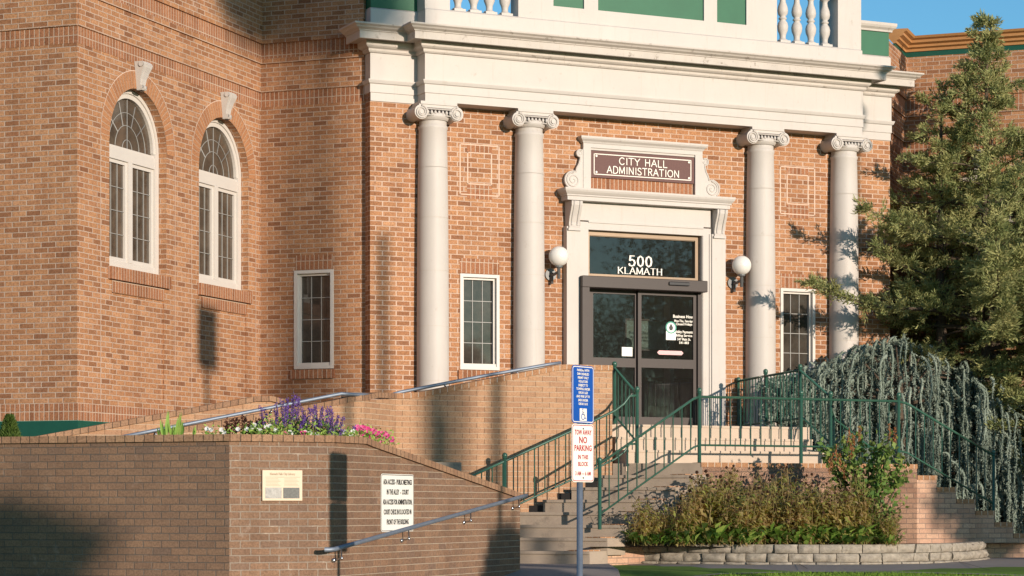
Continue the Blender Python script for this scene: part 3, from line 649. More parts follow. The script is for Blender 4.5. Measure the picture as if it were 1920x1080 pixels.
# ---------------------------------------------------------------- lettering
GL={ 'C':[((.8,.82),(.62,.97),(.4,1),(.15,.85),(.02,.5),(.15,.15),(.4,0),(.62,.03),(.8,.18))],
 'I':[((.2,0),(.2,1))],'T':[((.4,0),(.4,1)),((0,1),(.8,1))],'Y':[((.4,0),(.4,.5)),((0,1),(.4,.5)),((.8,1),(.4,.5))],
 'H':[((.1,0),(.1,1)),((.75,0),(.75,1)),((.1,.52),(.75,.52))],'A':[((0,0),(.42,1)),((.84,0),(.42,1)),((.17,.36),(.67,.36))],
 'L':[((.1,0),(.1,1)),((.1,0),(.65,0))],'D':[((.1,0),(.1,1)),((.1,1),(.5,1),(.78,.82),(.85,.5),(.78,.18),(.5,0),(.1,0))],
 'M':[((.08,0),(.1,1)),((.92,0),(.9,1)),((.1,1),(.5,.1)),((.9,1),(.5,.1))],'N':[((.1,0),(.1,1)),((.8,0),(.8,1)),((.1,1),(.8,0))],
 'S':[((.62,.84),(.48,.98),(.28,1),(.1,.86),(.1,.68),(.3,.54),(.52,.44),(.66,.28),(.6,.08),(.38,0),(.16,.02),(.02,.18))],
 'R':[((.1,0),(.1,1)),((.1,1),(.45,1),(.65,.88),(.65,.64),(.45,.52),(.1,.52)),((.38,.52),(.74,0))],
 'O':[((.5,1),(.18,.87),(.04,.5),(.18,.13),(.5,0),(.82,.13),(.96,.5),(.82,.87),(.5,1))],
 'K':[((.1,0),(.1,1)),((.12,.42),(.75,1)),((.3,.56),(.8,0))],
 '5':[((.66,1),(.16,1)),((.18,1),(.12,.55)),((.12,.55),(.36,.64),(.6,.55),(.7,.32),(.58,.08),(.34,0),(.1,.06),(.04,.2))],
 '0':[((.4,1),(.16,.85),(.08,.5),(.16,.15),(.4,0),(.64,.15),(.72,.5),(.64,.85),(.4,1))]}
ADV={'C':.95,'I':.42,'T':.9,'Y':.9,'H':.98,'A':.95,'L':.78,'D':1.0,'M':1.1,'N':1.0,'S':.8,'R':.9,'O':1.1,'K':.95,'5':.9,'0':.92,' ':.6}
def stroke_text(mb,txt,cx,z,h,n,F=None,wt=.15,sx=1.,serif=0,th=.008,track=.06):
    W=sum(ADV[c]+track for c in txt)*h*sx; x=cx-W/2; gi=[0]
    for ch in txt:
        for st in GL.get(ch,[]):
            P=[(x+a*h*sx,z+b*h) for a,b in st]
            for p,q in zip(P,P[1:]):
                d=Vector((q[0]-p[0],q[1]-p[1])); L=d.length
                if L<1e-6: continue
                vert=abs(d.y)/L; wv=h*wt*(.42+.58*vert) if serif else h*wt
                u=d/L; nn_=Vector((-u.y,u.x))*wv/2; e=u*wv*.22; gi[0]+=1; dz=th+.00015*(gi[0]%7)
                c4=[(p[0]-e.x+nn_.x,p[1]-e.y+nn_.y),(p[0]-e.x-nn_.x,p[1]-e.y-nn_.y),(q[0]+e.x-nn_.x,q[1]+e.y-nn_.y),(q[0]+e.x+nn_.x,q[1]+e.y+nn_.y)]
                mb.add([(a,n+dz,b_) for a,b_ in c4],[(0,1,2,3)],F=F)
            if serif and len(st)==2:
                for (a,b_) in st:
                    if b_ in (0,1) and abs(st[0][1]-st[1][1])>.7:
                        gi[0]+=1; dz=th+.00015*(gi[0]%7); zz=z+b_*h; s_=h*.13*sx; t_=h*.035
                        zz=min(max(zz,z+t_),z+h-t_); mb.add([(x+a*h*sx-s_,n+dz,zz-t_),(x+a*h*sx+s_,n+dz,zz-t_),(x+a*h*sx+s_,n+dz,zz+t_),(x+a*h*sx-s_,n+dz,zz+t_)],[(0,1,2,3)],F=F)
        x+=(ADV[ch]+track)*h*sx
sg=thing('entrance_sign','maroon sign board reading CITY HALL ADMINISTRATION above the entrance doors','sign',DF(4.21,.05,5.38))
m=MB(DF); m.box(3.335,5.015,.013,.045,5.385,5.765); build('board',m,M_maroon,sg)
m=MB(DF)
for (p,q,r_,t_) in ((3.385,4.965,5.425,5.437),(3.385,4.965,5.713,5.725),(3.385,3.397,5.425,5.725),(4.953,4.965,5.425,5.725)): m.box(p,q,.0455,.049,r_,t_)
for a in (3.425,4.925):
    for z in (5.46,5.69): hcyl(m,a,z,.016,.046,.056,12)
build('border',m,M_letter,sg)
m=MB(DF); stroke_text(m,'CITY HALL',4.185,5.590,.098,.046,wt=.135,sx=1.04); stroke_text(m,'ADMINISTRATION',4.185,5.458,.098,.046,wt=.135,sx=.95); build('lettering',m,M_letter,sg)
m=MB(DF); stroke_text(m,'500',4.20,4.16,.145,-.06,wt=.20,sx=.95,serif=1); stroke_text(m,'KLAMATH',4.19,4.046,.090,-.06,wt=.19,sx=1.17,serif=1)
build('address_lettering',m,M_letter,tf)
FONT={}
def text(txt,F,a,n,z,h,mat,name,parent,sx=1.0,align='CENTER',wmax=None):
    cu=bpy.data.curves.new(name,'FONT'); cu.body=txt; cu.size=h*1.38; cu.align_x=align; cu.resolution_u=2; cu.space_character=1.02; cu.offset=.035*h
    ob=bpy.data.objects.new(name,cu); COL.objects.link(ob); bpy.context.view_layer.update()
    me=bpy.data.meshes.new_from_object(ob.evaluated_get(bpy.context.evaluated_depsgraph_get())); bpy.data.objects.remove(ob)
    xs=[v.co.x for v in me.vertices] or [0,1]; w_=max(xs)-min(xs)
    if wmax: sx=wmax/max(w_,1e-6) if w_*sx>wmax or sx==0 else sx
    mb=MB(F); mb.add([(a+v.co.x*sx,n,z+v.co.y) for v in me.vertices],[tuple(p.vertices) for p in me.polygons]); bpy.data.meshes.remove(me)
    return mb
def merge(mbs,F=WF):
    m=MB(F)
    for q in mbs:
        o=len(m.v); m.v+=q.v; m.f+=[[o+k for k in f] for f in q.f]; m.uv+=q.uv; m.sm+=q.sm; m.mi+=q.mi
    return m
# decals on the right-hand door
ls=[text(t_,DF,4.87,.004,z,h,None,'t',None,wmax=w_) for t_,z,h,w_ in (('Business Hours',3.435,.045,.36),('Mon-Thu, 7am-6pm',3.375,.035,.32),('Closed Fridays',3.33,.035,.27),('Utility Payments',3.215,.04,.30),('Billing Service',3.165,.035,.27),('547 Main St.',3.11,.035,.22),('541-883',3.06,.035,.20))]
build('opening_hours_lettering',merge(ls),M_letter,dr)
m=MB(DF); hcyl(m,4.655,3.29,.088,.0,.005,28); m.box(4.575,4.735,.0,.004,3.11,3.24); build('seal_decal',m,M_white2,dr)
m=MB(DF); 
for k in range(28):
    a,b_=2*math.pi*k/28,2*math.pi*(k+1)/28; m.quad(*[(4.655+r_*math.cos(x),.0065,3.29+r_*math.sin(x)) for r_,x in ((.07,a),(.088,a),(.088,b_),(.07,b_))])
build('seal_ring',m,M_teal,dr)
m=MB(DF); m.prism([(4.655,3.35),(4.69,3.29),(4.675,3.25),(4.635,3.25),(4.62,3.29)],.006,.0075); build('seal_emblem',m,M_black,dr)
m=MB(DF); m.prism([(4.43,2.925),(4.46,2.955),(4.83,2.955),(4.86,2.925),(4.83,2.895),(4.46,2.895)],.001,.004); build('pink_decal',m,M_pink,dr)
m=MB(DF); m.box(3.88,4.05,-.045,-.04,2.86,2.99); build('paper_notice',m,M_white2,[c for c in H.children if c.name.startswith('sliding_door')][0])
# ---------------------------------------------------------------- wall lamps
def lamp(s,label):
    L=thing('wall_lamp',label,'lamp',DF(s,0,3.95),'globe lamps beside the doors')
    m=MB(DF); m.sphere((s+.03,.22,4.215),.142,32); build('globe',m,M_opal,L)
    m=MB(DF); m.lathe((s+.03,.22,4.05),[(.0,0),(.03,.0),(.05,.01),(.055,.025),(.045,.035)],20); m.tube([(s+.03,.22,4.05),(s+.03,.22,3.90)],.024,12); m.tube([(s+.03,.22,4.0),(s,.12,3.965),(s,.03,3.965)],.02,10)
    m.tube([(s,.06,4.0),(s,.06,3.84)],.022,12); build('arm',m,M_iron,L)
    m=MB(DF); hcyl(m,s,3.975,.085,.0,.028,28); build('wall_plate',m,M_iron,L)
lamp(2.72,'white globe lamp on the brick to the left of the door surround'); lamp(5.675,'white globe lamp on the brick to the right of the door surround')

# ---------------------------------------------------------------- platform, steps
P1=Vector(DF(3.136,3.6,0)); P3=Vector(DF(6.191,3.6,0)); LZ=1.26
cdir=Vector((math.sin(R(25)),math.cos(R(25)),0))                 # left cheek runs back along this
rdir=Vector((math.sin(R(65)),math.cos(R(65)),0))
rd=Vector((cdir.y,-0,0))
# mirror of cdir about the entrance axis
rc=Vector((cdir.y,cdir.x,0))*1.0                                   # direction of right cheek going down = (.906,.423)->down to the right
rdn=Vector((.9063,-.4226+0,0)) if False else Vector((math.sin(R(65)),math.cos(R(65)),0))
RT=LZ/8; TR=.285; y7=28.85
def r2y(n,x): return None
def diag_x(n,y): # x on line parallel to facade at offset n for given y
    return y-(D0.y-D0.x)+ (n*2*S2)
ST=thing('entrance_steps','flight of worn grey concrete steps rising between the brick ramp wall and flower bed','steps',(-9.5,26.9,0))
for k in range(8):
    y=y7-TR*(7-k); z0,z1=RT*k,RT*(k+1)
    xl=diag_x(2.75,y)+.02+ (.20 if k>=3 else 0)
    if k<3: xl=-10.35
    t_=(y7-y)/cdir.y; xr=P1.x-cdir.x*t_+.10
    yb=y7+3.0 if k==7 else y+TR+.02
    m=MB(); 
    if k<7:
        m.add([(xl,y,0 if k==0 else z0-.05),(xr,y,0 if k==0 else z0-.05),(xr+.13,yb,z0-.05),(xl+.28,yb,z0-.05),(xl,y,z1),(xr,y,z1),(xr+.13,yb,z1),(xl+.28,yb,z1)],[(0,1,5,4),(1,2,6,5),(2,3,7,6),(3,0,4,7),(4,5,6,7)])
        m.add([(xl,y-.02,z1-.035),(xr,y-.02,z1-.035),(xr,y,z1-.035),(xl,y,z1-.035),(xl,y-.02,z1+.0015),(xr,y-.02,z1+.0015),(xr,y,z1+.0015),(xl,y,z1+.0015)],[(0,1,5,4),(1,2,6,5),(4,5,6,7),(3,0,4,7),(0,1,2,3)])
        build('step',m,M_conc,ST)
    else:
        a=diag_x(2.75,y)+.02; m.add([(a,y,z0-.05),(P1.x+.02,y,z0-.05),(P1.x+.02,y,z1),(a,y,z1)],[(0,1,2,3)])
        q=[(a,y),(P1.x+.02,y),(P3.x,P3.y),(DF(6.3,0,0)[0],DF(6.3,0,0)[1]),(DF(1.9,0,0)[0],DF(1.9,0,0)[1])]
        q=[(a,y),(P1.x,P1.y),(P3.x,P3.y),DF(6.191,2.6,0)[:2],DF(2.3,2.6,0)[:2]]
        m.add([(p[0],p[1],LZ) for p in q],[tuple(range(5))]); build('landing',m,M_conc,ST)
m=MB()
for k in range(3,8):
    y=y7-TR*(7-k); a=diag_x(2.75,y)+.0; m.box(a-.05,a+.23,y+.02,y+.26,RT*k-.3,RT*k+.085)
build('dark_gap_box',m,M_concd,ST)  # near-black boxes fill the gap between step ends and ramp wall
UP=thing('upper_steps','three pale concrete steps directly below the glass entrance doors','steps',DF(4,2.9,1.26))
UR=(1.79-LZ)/3
for k in range(3):
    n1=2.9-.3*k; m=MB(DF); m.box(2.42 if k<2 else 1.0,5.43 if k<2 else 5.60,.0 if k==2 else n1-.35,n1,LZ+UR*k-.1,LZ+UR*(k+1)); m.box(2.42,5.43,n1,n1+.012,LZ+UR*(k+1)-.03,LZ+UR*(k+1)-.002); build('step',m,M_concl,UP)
m=MB(DF); m.box(-1.0,1.0,.0,2.5,1.2,1.6); tag(build('ramp_floor',m,M_conc),None,None,kind='structure')
# cheek walls / landing front wall of the flower bed
LW=thing('stair_wall','pinkish brick retaining wall stepping down both sides of the landing behind the flower bed','wall',tuple(P1))
m=MB(); c_=MB()
e_n=Vector((S2,-S2,0))
def vface(mb,p,q,z0,z1): mb.add([(p.x,p.y,z0),(q.x,q.y,z0),(q.x,q.y,z1),(p.x,p.y,z1)],[(0,1,2,3)])
vface(m,P1,P3,-.1,LZ-.055)
def cstep(p,q,nrm,z1,w_=.22):
    # brick block with rowlock cap
    a=p; b_=q; o_=nrm*w_
    for (zz0,zz1,mm,ex) in ((-.1,z1-.055,m,0),(z1-.055,z1+.004,c_,.012)):
        A=a+nrm*-ex; B=b_+nrm*-ex; C=b_+o_; Dd=a+o_
        pts=[(v.x,v.y,zz) for zz in (zz0,zz1) for v in (A,B,C,Dd)]
        L=(B-A).length
        mm.add(pts,[(0,1,5,4),(1,2,6,5),(2,3,7,6),(3,0,4,7),(4,5,6,7)],[[(0,.3),(L,.3),(L,.36),(0,.36)],None,None,None,[(0,.1),(L,.1),(L,.3),(0,.3)]] if mm is c_ else None)
cstep(P1,P3,Vector((-S2,S2,0)),LZ+.003)
nl=Vector((-cdir.y,cdir.x,0))
TC=TR/cdir.y
for k in range(1,8):
    a=P1-cdir*TC*k; b_=P1-cdir*TC*(k-1); cstep(a,b_,nl,RT*(8-k)+.01,.24)
dd=Vector((S2,S2,0)); nin=Vector((-S2,S2,0))
P4=P3+dd*.25; vface(m,P3,P4,-.1,LZ-.055); cstep(P3,P4,nin,LZ+.003)
for k in range(1,9):
    a=P4+dd*.3145*(k-1); b_=a+dd*.3145; cstep(a,b_,nin,RT*(8-k)+.012,.26)
build('wall_brick',m,M_stepb,LW); build('wall_cap',c_,M_copl,LW)
# ---------------------------------------------------------------- ramp walls and planter walls
def cope(mb,F,pts,b0,b1,h=.06):
    u=0
    for (a,z),(a2,z2) in zip(pts,pts[1:]):
        L=math.hypot(a2-a,z2-z); p=[(aa,b,zz+hh) for aa,zz in ((a,z),(a2,z2)) for b in (b0,b1) for hh in (0,h)]
        U0,U1=u,u+L
        mb.add(p,[(0,4,5,1),(2,6,7,3),(1,5,7,3),(0,4,6,2)],[[(U0,.3),(U1,.3),(U1,.36),(U0,.36)]]*4); u=U1
        mb.add(p,[(0,1,3,2),(4,5,7,6)],[[(0,.1),(0,.3),(.05,.3),(.05,.1)]]*2)
def wallrun(mb,F_b,pts,b0,b1,zb):
    for (a,z),(a2,z2) in zip(pts,pts[1:]):
        mb.add([(a,b1,zb),(a2,b1,zb),(a2,b1,z2),(a,b1,z)],[(0,1,2,3)]); mb.add([(a,b0,zb),(a2,b0,zb),(a2,b0,z2),(a,b0,z)],[(0,1,2,3)])
    for (a,z) in (pts[0],pts[-1]): mb.add([(a,b0,zb),(a,b1,zb),(a,b1,z),(a,b0,z)],[(0,1,2,3)])
RW=thing('ramp_wall','tan brick ramp parapet with light header coping rising to the entrance platform','wall',DF(-.72,2.75,0))
pts=[(-.72,2.046),(-.55,2.05),(-.35,2.075),(1.45,2.435),(1.60,2.462),(2.30,2.468)]
m=MB(DF); wallrun(m,DF,pts,2.45,2.75,-.2); build('wall_brick',m,M_ramp,RW)
m=MB(DF); cope(m,DF,pts,2.43,2.77,.065); build('coping',m,M_copl,RW)
R3c=Vector(DF(-1.411,3.44,0)); R2c=Vector(DF(-.72,2.75,0))
m=MB(); m.add([(R3c.x,R3c.y,-.2),(R2c.x,R2c.y,-.2),(R2c.x,R2c.y,2.046),(R3c.x,R3c.y,1.976)],[(0,1,2,3)]); build('wall_brick',m,M_ramp,RW)
m=MB(lambda a,b,z:(R3c.x+b,a,z)); cope(m,None,[(R3c.y,1.976),(R3c.y+.4,2.03),(R2c.y,2.046)],-.3,.02,.065); build('coping',m,M_cope,RW)
OW=thing('outer_ramp_wall','long brown brick ramp parapet sloping up behind the flower planter','wall',DF(-5.8,3.44,0))
pts=[(-8.6,.62),(-5.79,1.165),(-1.834,1.90),(-1.55,1.965),(-1.411,1.976)]
m=MB(DF); wallrun(m,DF,pts,3.14,3.44,-.6); build('wall_brick',m,M_ramp,OW)
m=MB(DF); cope(m,DF,pts,3.12,3.46,.065); build('coping',m,M_cope,OW)
IW=thing('inner_ramp_wall','brown brick ramp parapet in front of the arched window wall, ending in a rounded coping','wall',DF(-5.8,2.3,0))
pts=[(-9.6,.60),(-5.18,1.455),(-2.392,1.995),(-2.2,2.0),(-2.025,1.962)]
m=MB(DF); wallrun(m,DF,pts,2.1,2.3,-.6); build('wall_brick',m,M_ramp,IW)
m=MB(DF); cope(m,DF,pts,2.05,2.34,.065); build('coping',m,M_cope,IW)
m=MB(DF); m.add([(-9.6,2.3,.0),(-9.6,3.14,.0),(-1.5,3.14,1.2),(-1.5,2.3,1.2)],[(0,1,2,3)]); m.box(-1.5,.0,2.0,3.14,1.1,1.25); tag(build('ramp_surface',m,M_conc),None,None,kind='structure')
C1=V(-9.656,18.708,0); C2=V(-8.956,19.407,0); ZC=1.287
PW=thing('planter_wall','dark brown brick planter wall with header coping and a sloping right end','wall',(C2.x,C2.y,-.6))
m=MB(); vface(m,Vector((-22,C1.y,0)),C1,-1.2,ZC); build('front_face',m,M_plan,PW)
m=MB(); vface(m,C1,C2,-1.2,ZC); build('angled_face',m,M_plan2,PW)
m=MB()
sl_=[(C2.y,ZC),(20.10,ZC+.003),(20.25,ZC-.02),(24.338,.785)]
for (a,z),(a2,z2) in zip(sl_,sl_[1:]): m.add([(C2.x,a,-1.2),(C2.x,a2,-1.2),(C2.x,a2,z2),(C2.x,a,z)],[(0,1,2,3)])
m.add([(C2.x,24.338,-1.2),(C2.x-.3,24.338,-1.2),(C2.x-.3,24.338,.785),(C2.x,24.338,.785)],[(0,1,2,3)])
for (a,z),(a2,z2) in zip(sl_,sl_[1:]): m.add([(C2.x-.3,a,-1.2),(C2.x-.3,a2,-1.2),(C2.x-.3,a2,z2),(C2.x-.3,a,z)],[(0,1,2,3)])
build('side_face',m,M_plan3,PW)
m=MB(lambda a,b,z:(a,C1.y-b,z)); cope(m,None,[(-22,ZC),(C1.x+.012,ZC)],-.28,.03,.062); cp_=m
m2=MB(lambda a,b,z:(C1.x+S2*a+S2*b, C1.y+S2*a-S2*b, z)); cope(m2,None,[(0,ZC),((C2-C1).length,ZC)],-.28,.03,.062)
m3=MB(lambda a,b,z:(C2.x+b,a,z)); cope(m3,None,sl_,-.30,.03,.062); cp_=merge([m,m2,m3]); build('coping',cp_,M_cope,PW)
m=MB(); z_=1.22; m.add([(-22,C1.y+.1,z_),(C1.x,C1.y+.1,z_),(C2.x-.1,C2.y,z_),(C2.x-.1,20.2,z_),(C2.x-.1,21.3,1.05),(-10.6,22.4,1.25),(-12.4,21.4,1.25),(-16,21.0,1.2),(-22,21.0,1.2)],[tuple(range(9))])
m.add([(C2.x-.1,21.3,1.05),(C2.x-.1,24.3,.6),(-10.5,24.3,.9),(-10.6,22.4,1.25)],[(0,1,2,3)]); m.add([(-10.6,22.4,1.25),(-10.5,24.3,.9),(-12.3,22.6,.9),(-12.4,21.4,1.25)],[(0,1,2,3)])
tag(build('planter_soil',m,M_soil),None,None,kind='structure')
# curb of split-face blocks
CB=thing('block_edging','low curved edging wall of two courses of rough grey blocks around the flower bed','edging',(-7.6,27.75,0))
cpts=[(-9.22,28.35),(-9.05,28.02),(-8.6,27.86),(-7.6,27.76),(-6.8,27.82),(-6.0,28.08),(-5.35,28.78),(-5.05,29.5),(-4.92,30.4),(-4.95,31.6)]
def catmull(P,n=14):
    out=[]; P=[P[0]]+P+[P[-1]]
    for i in range(1,len(P)-2):
        for k in range(n):
            t=k/n; a,b_,c,d=[Vector(q) for q in P[i-1:i+3]]
            out.append(.5*((2*b_)+(c-a)*t+(2*a-5*b_+4*c-d)*t*t+(3*b_-a-3*c+d)*t**3))
    out.append(Vector(P[-2])); return out
cc_=catmull(cpts); cum=[0]
for a,b_ in zip(cc_,cc_[1:]): cum.append(cum[-1]+(b_-a).length)
def atl(L):
    L=max(0,min(cum[-1]-1e-6,L)); i=max(j for j in range(len(cum)) if cum[j]<=L); i=min(i,len(cc_)-2); t=(L-cum[i])/(cum[i+1]-cum[i]); return cc_[i].lerp(cc_[i+1],t),(cc_[i+1]-cc_[i]).normalized()
m=MB(); rr=random.Random(3)
for row,(z0,z1) in enumerate(((-.02,.022),(.026,.128),(.133,.238))):
    L=-.1*row
    while L<cum[-1]:
        wd=rr.uniform(.24,.31); p,t_=atl(L+.004); q,_=atl(L+wd-.006); L+=wd
        if (q-p).length<.05: continue
        t_=(q-p).normalized(); nn_=Vector((t_.y,-t_.x)); j=rr.uniform(-.02,.02)-row*.012; nu,nz=6,3; vs=[]
        for a in range(nu+1):
            for b_ in range(nz+1):
                u=a/nu; v=b_/nz; edge_=min(1,min(u,1-u)*nu)*min(1,min(v,1-v)*nz); pp=p.lerp(q,u); bul=.030*edge_+.034*(noise.noise((pp.x*9,pp.y*9,(z0+v)*8+row))) + j
                vs.append((pp.x+nn_.x*bul,pp.y+nn_.y*bul,z0+(z1-z0)*v))
        fs=[(a*(nz+1)+b_,(a+1)*(nz+1)+b_,(a+1)*(nz+1)+b_+1,a*(nz+1)+b_+1) for a in range(nu) for b_ in range(nz)]
        m.add(vs,fs,smooth=True)
        bk=[(x.x-nn_.x*.2,x.y-nn_.y*.2) for x in (p,q)]; fa,fb=vs[nz],vs[-1]; f0,f1=vs[0],vs[nu*(nz+1)]
        m.add([fa,fb,(bk[1][0],bk[1][1],z1),(bk[0][0],bk[0][1],z1),f0,f1,(bk[1][0],bk[1][1],z0),(bk[0][0],bk[0][1],z0)],[(0,1,2,3),(0,3,7,4),(1,2,6,5)])
build('blocks',m,M_block,CB)
m=MB(); inner=[(c.x-.0,c.y+.15) for c in cc_[::4]]; poly=inner+[tuple((P4+dd*2.4)[:2]),tuple(P3[:2]),tuple(P1[:2]),tuple((P1-cdir*2.1)[:2])]
for k in range(1,len(poly)-1): 
    pass
me_=[(x,y,.21+.03*noise.noise((x*2,y*2,0))) for x,y in poly]; m.add(me_,[tuple(range(len(me_)))])
tag(build('bed_soil',m,M_soil),None,None,kind='structure')
# ---------------------------------------------------------------- green iron railings
def ball_post(mb,x,y,z0,z1,r=.024):
    mb.tube([(x,y,z0),(x,y,z1)],r,10); mb.sphere((x,y,z1+.022),.036,12); mb.tube([(x,y,z1-.012),(x,y,z1+.002)],.034,10)
def railing(root,posts,spans):
    for (x,y,z0,z1) in posts: m=MB(); ball_post(m,x,y,z0,z1); build('post',m,M_rail,root)
    for sp in spans:
        pts=sp['top']; dz=sp.get('drop',.62); 
        m=MB(); m.tube(pts,.017,8); build('top_rail',m,M_rail,root)
        m=MB(); m.tube([(x,y,z-dz) for x,y,z in pts if True],.013,8); build('bottom_rail',m,M_rail,root)
        P=[Vector(p) for p in pts]; Ls=[0]
        for a,b_ in zip(P,P[1:]): Ls.append(Ls[-1]+(b_-a).xy.length)
        N=sp['n']; tot=Ls[-1]
        for k in range(1,N):
            L=tot*k/N; i=max(j for j in range(len(Ls)) if Ls[j]<=L); i=min(i,len(P)-2); q=P[i].lerp(P[i+1],(L-Ls[i])/(Ls[i+1]-Ls[i]))
            m=MB(); ex=sp.get('long',{}).get(k,0); m.tube([(q.x,q.y,q.z-dz-ex),(q.x,q.y,q.z)],.0085,6); build('baluster',m,M_rail,root)
def D3(s,n,z): return DF(s,n,z)
g='green railings around the entrance landing'
rl=thing('landing_railing','level green iron railing along the landing above the flower bed','railing',DF(4.6,3.5,1.26),g)
p_=[D3(3.16,3.52,2.11),D3(4.68,3.52,2.11),D3(6.20,3.52,2.11)]
railing(rl,[(*D3(s,3.52,0)[:2],1.26,2.17) for s in (3.16,4.68,6.20)],[dict(top=p_[:2],n=10,long={5:.13}),dict(top=p_[1:],n=10,long={5:.13})])
rl=thing('stair_railing','sloping green iron railing beside the steps at the left edge of the flower bed','railing',(-8.9,27.2,.5),g)
a=P1-cdir*1.78+nl*.10; b_=Vector(D3(3.16,3.52,0))
railing(rl,[(a.x,a.y,.42,1.25)],[dict(top=[(a.x,a.y,1.225),(b_.x+(a.x-b_.x)*.06,b_.y+(a.y-b_.y)*.06,2.08),(b_.x,b_.y,2.11)],n=11)])
rl=thing('stair_railing','green iron railing climbing the steps close to the tan brick ramp wall','railing',DF(.62,3.12,.6),g)
tp=[(.60,1.27),(1.1,1.48),(1.6,1.69),(1.95,1.84),(2.15,1.93),(2.28,2.02),(2.36,2.12),(2.468,2.13)]
railing(rl,[(*D3(.60,3.12,0)[:2],.55,1.32)],[dict(top=[D3(s,3.12,z) for s,z in [(-.3,.90)]+tp],n=19)])
rl=thing('platform_railing','short green iron railing between the end of the ramp wall and the upper steps','railing',DF(2.5,2.7,1.5),g)
railing(rl,[(*D3(2.546,2.33,0)[:2],1.79,2.56),(*D3(2.468,3.12,0)[:2],1.26,2.19)],[dict(top=[D3(2.546,2.33,2.53),D3(2.468,3.12,2.15)],n=6)])
rl=thing('platform_railing','green iron railing at the right end of the platform in front of the third column','railing',DF(5.5,1.2,1.79),g)
railing(rl,[(*D3(5.75,.05,0)[:2],1.79,2.54),(*D3(5.585,1.1,0)[:2],1.79,2.60),(*D3(5.416,2.3,0)[:2],1.79,2.60),(*D3(5.398,3.1,0)[:2],1.26,2.19)],
  [dict(top=[D3(5.75,.05,2.54),D3(5.585,1.1,2.555),D3(5.416,2.3,2.57)],n=20,drop=.66),dict(top=[D3(5.416,2.3,2.57),D3(5.398,3.1,2.17)],n=6)])
rl=thing('stair_railing','dark green railing descending to the right on top of the stepped brick wall','railing',tuple(P4)[:2]+(1.26,),g)
q=[P3+nin*.08+dd*x for x in (0,.15,1.55)]
railing(rl,[(q[2].x,q[2].y,.55,1.42)],[dict(top=[(q[0].x,q[0].y,2.11),(q[1].x,q[1].y,2.08),(q[2].x,q[2].y,1.40)],n=11,drop=.66)])
rl=thing('stair_railing','far green railing of the right steps in front of the weeping blue cedar','railing',DF(6.5,1.9,1),g)
railing(rl,[(*D3(7.55,1.9,0)[:2],.3,1.22)],[dict(top=[D3(5.42,3.0,2.15),D3(6.1,2.1,1.92),D3(7.0,1.9,1.42),D3(7.55,1.9,1.18)],n=14)])
# steps of the right-hand flight (mostly hidden)
R8=thing('right_steps','grey concrete steps of the right-hand flight behind the stepped brick wall','steps',DF(7.5,2.9,0))
for k in range(8):
    s0=6.44+.3145*k; m=MB(DF); m.box(s0-.4,s0+.01,1.8,3.33,-.1,RT*(8-k)-.002-.0005*k); build('step',m,M_conc,R8)
# pipe handrails
def pipe(name,label,path,brs,r=.021,loc=None,F=WF,off=None):
    T=thing(name,label,'handrail',loc); m=MB(F); m.tube(path,r,12); build('rail',m,M_steel,T)
    for b_ in brs:
        m=MB(F); m.tube(b_,.009,8); m.sphere(b_[-1],.022,10); m.sphere(b_[1],.016,10); build('bracket',m,M_chrome,T)
    return T
hx=C2.x+.09; f=lambda y:.315+(y-19.225)*(.812-.315)/(24.168-19.225)
pipe('handrail','steel pipe handrail bracketed to the sloping side of the dark brick planter wall',[(C2.x+.02,19.18,f(19.2)),(C2.x+.06,19.19,f(19.2)),(hx,19.23,f(19.23))]+[(hx,y,f(y)) for y in (20,21,22,23,24,24.30)],
  [[(hx,y,f(y)-.015),(hx,y+.01,f(y)-.10),(C2.x+.005,y+.02,f(y)-.12)] for y in (19.38,20.95,22.6,24.05)],loc=(hx,19.2,.3))
pipe('handrail','steel pipe handrail along the top of the tan brick ramp parapet',[DF(-.75,2.62,2.09),DF(-.62,2.62,2.13)]+[DF(s,2.62,z+.095) for s,z in ((-.35,2.09),(.5,2.26),(1.45,2.437),(1.62,2.462))],
  [[DF(s,2.62,z+.08),DF(s,2.62,z+.04),DF(s,2.62,z)] for s,z in ((0,2.19),(1,2.37))],loc=DF(-.75,2.62,2.05))
zr=lambda s:1.497+(s+4.484)*(2.069-1.497)/2.786
pipe('handrail','steel pipe handrail above the outer ramp parapet behind the flowers',[DF(s,3.50,zr(s)-.012) for s in (-4.6,-4,-3,-2,-1.72)]+[DF(-1.55,3.49,2.045),DF(-1.40,3.40,2.05),DF(-1.2,3.2,2.05)],
  [[DF(s,3.50,zr(s)-.02),DF(s,3.49,zr(s)-.06),DF(s,3.45,zr(s)-.09)] for s in (-4.0,-2.6)],loc=DF(-4.6,3.5,1.4))
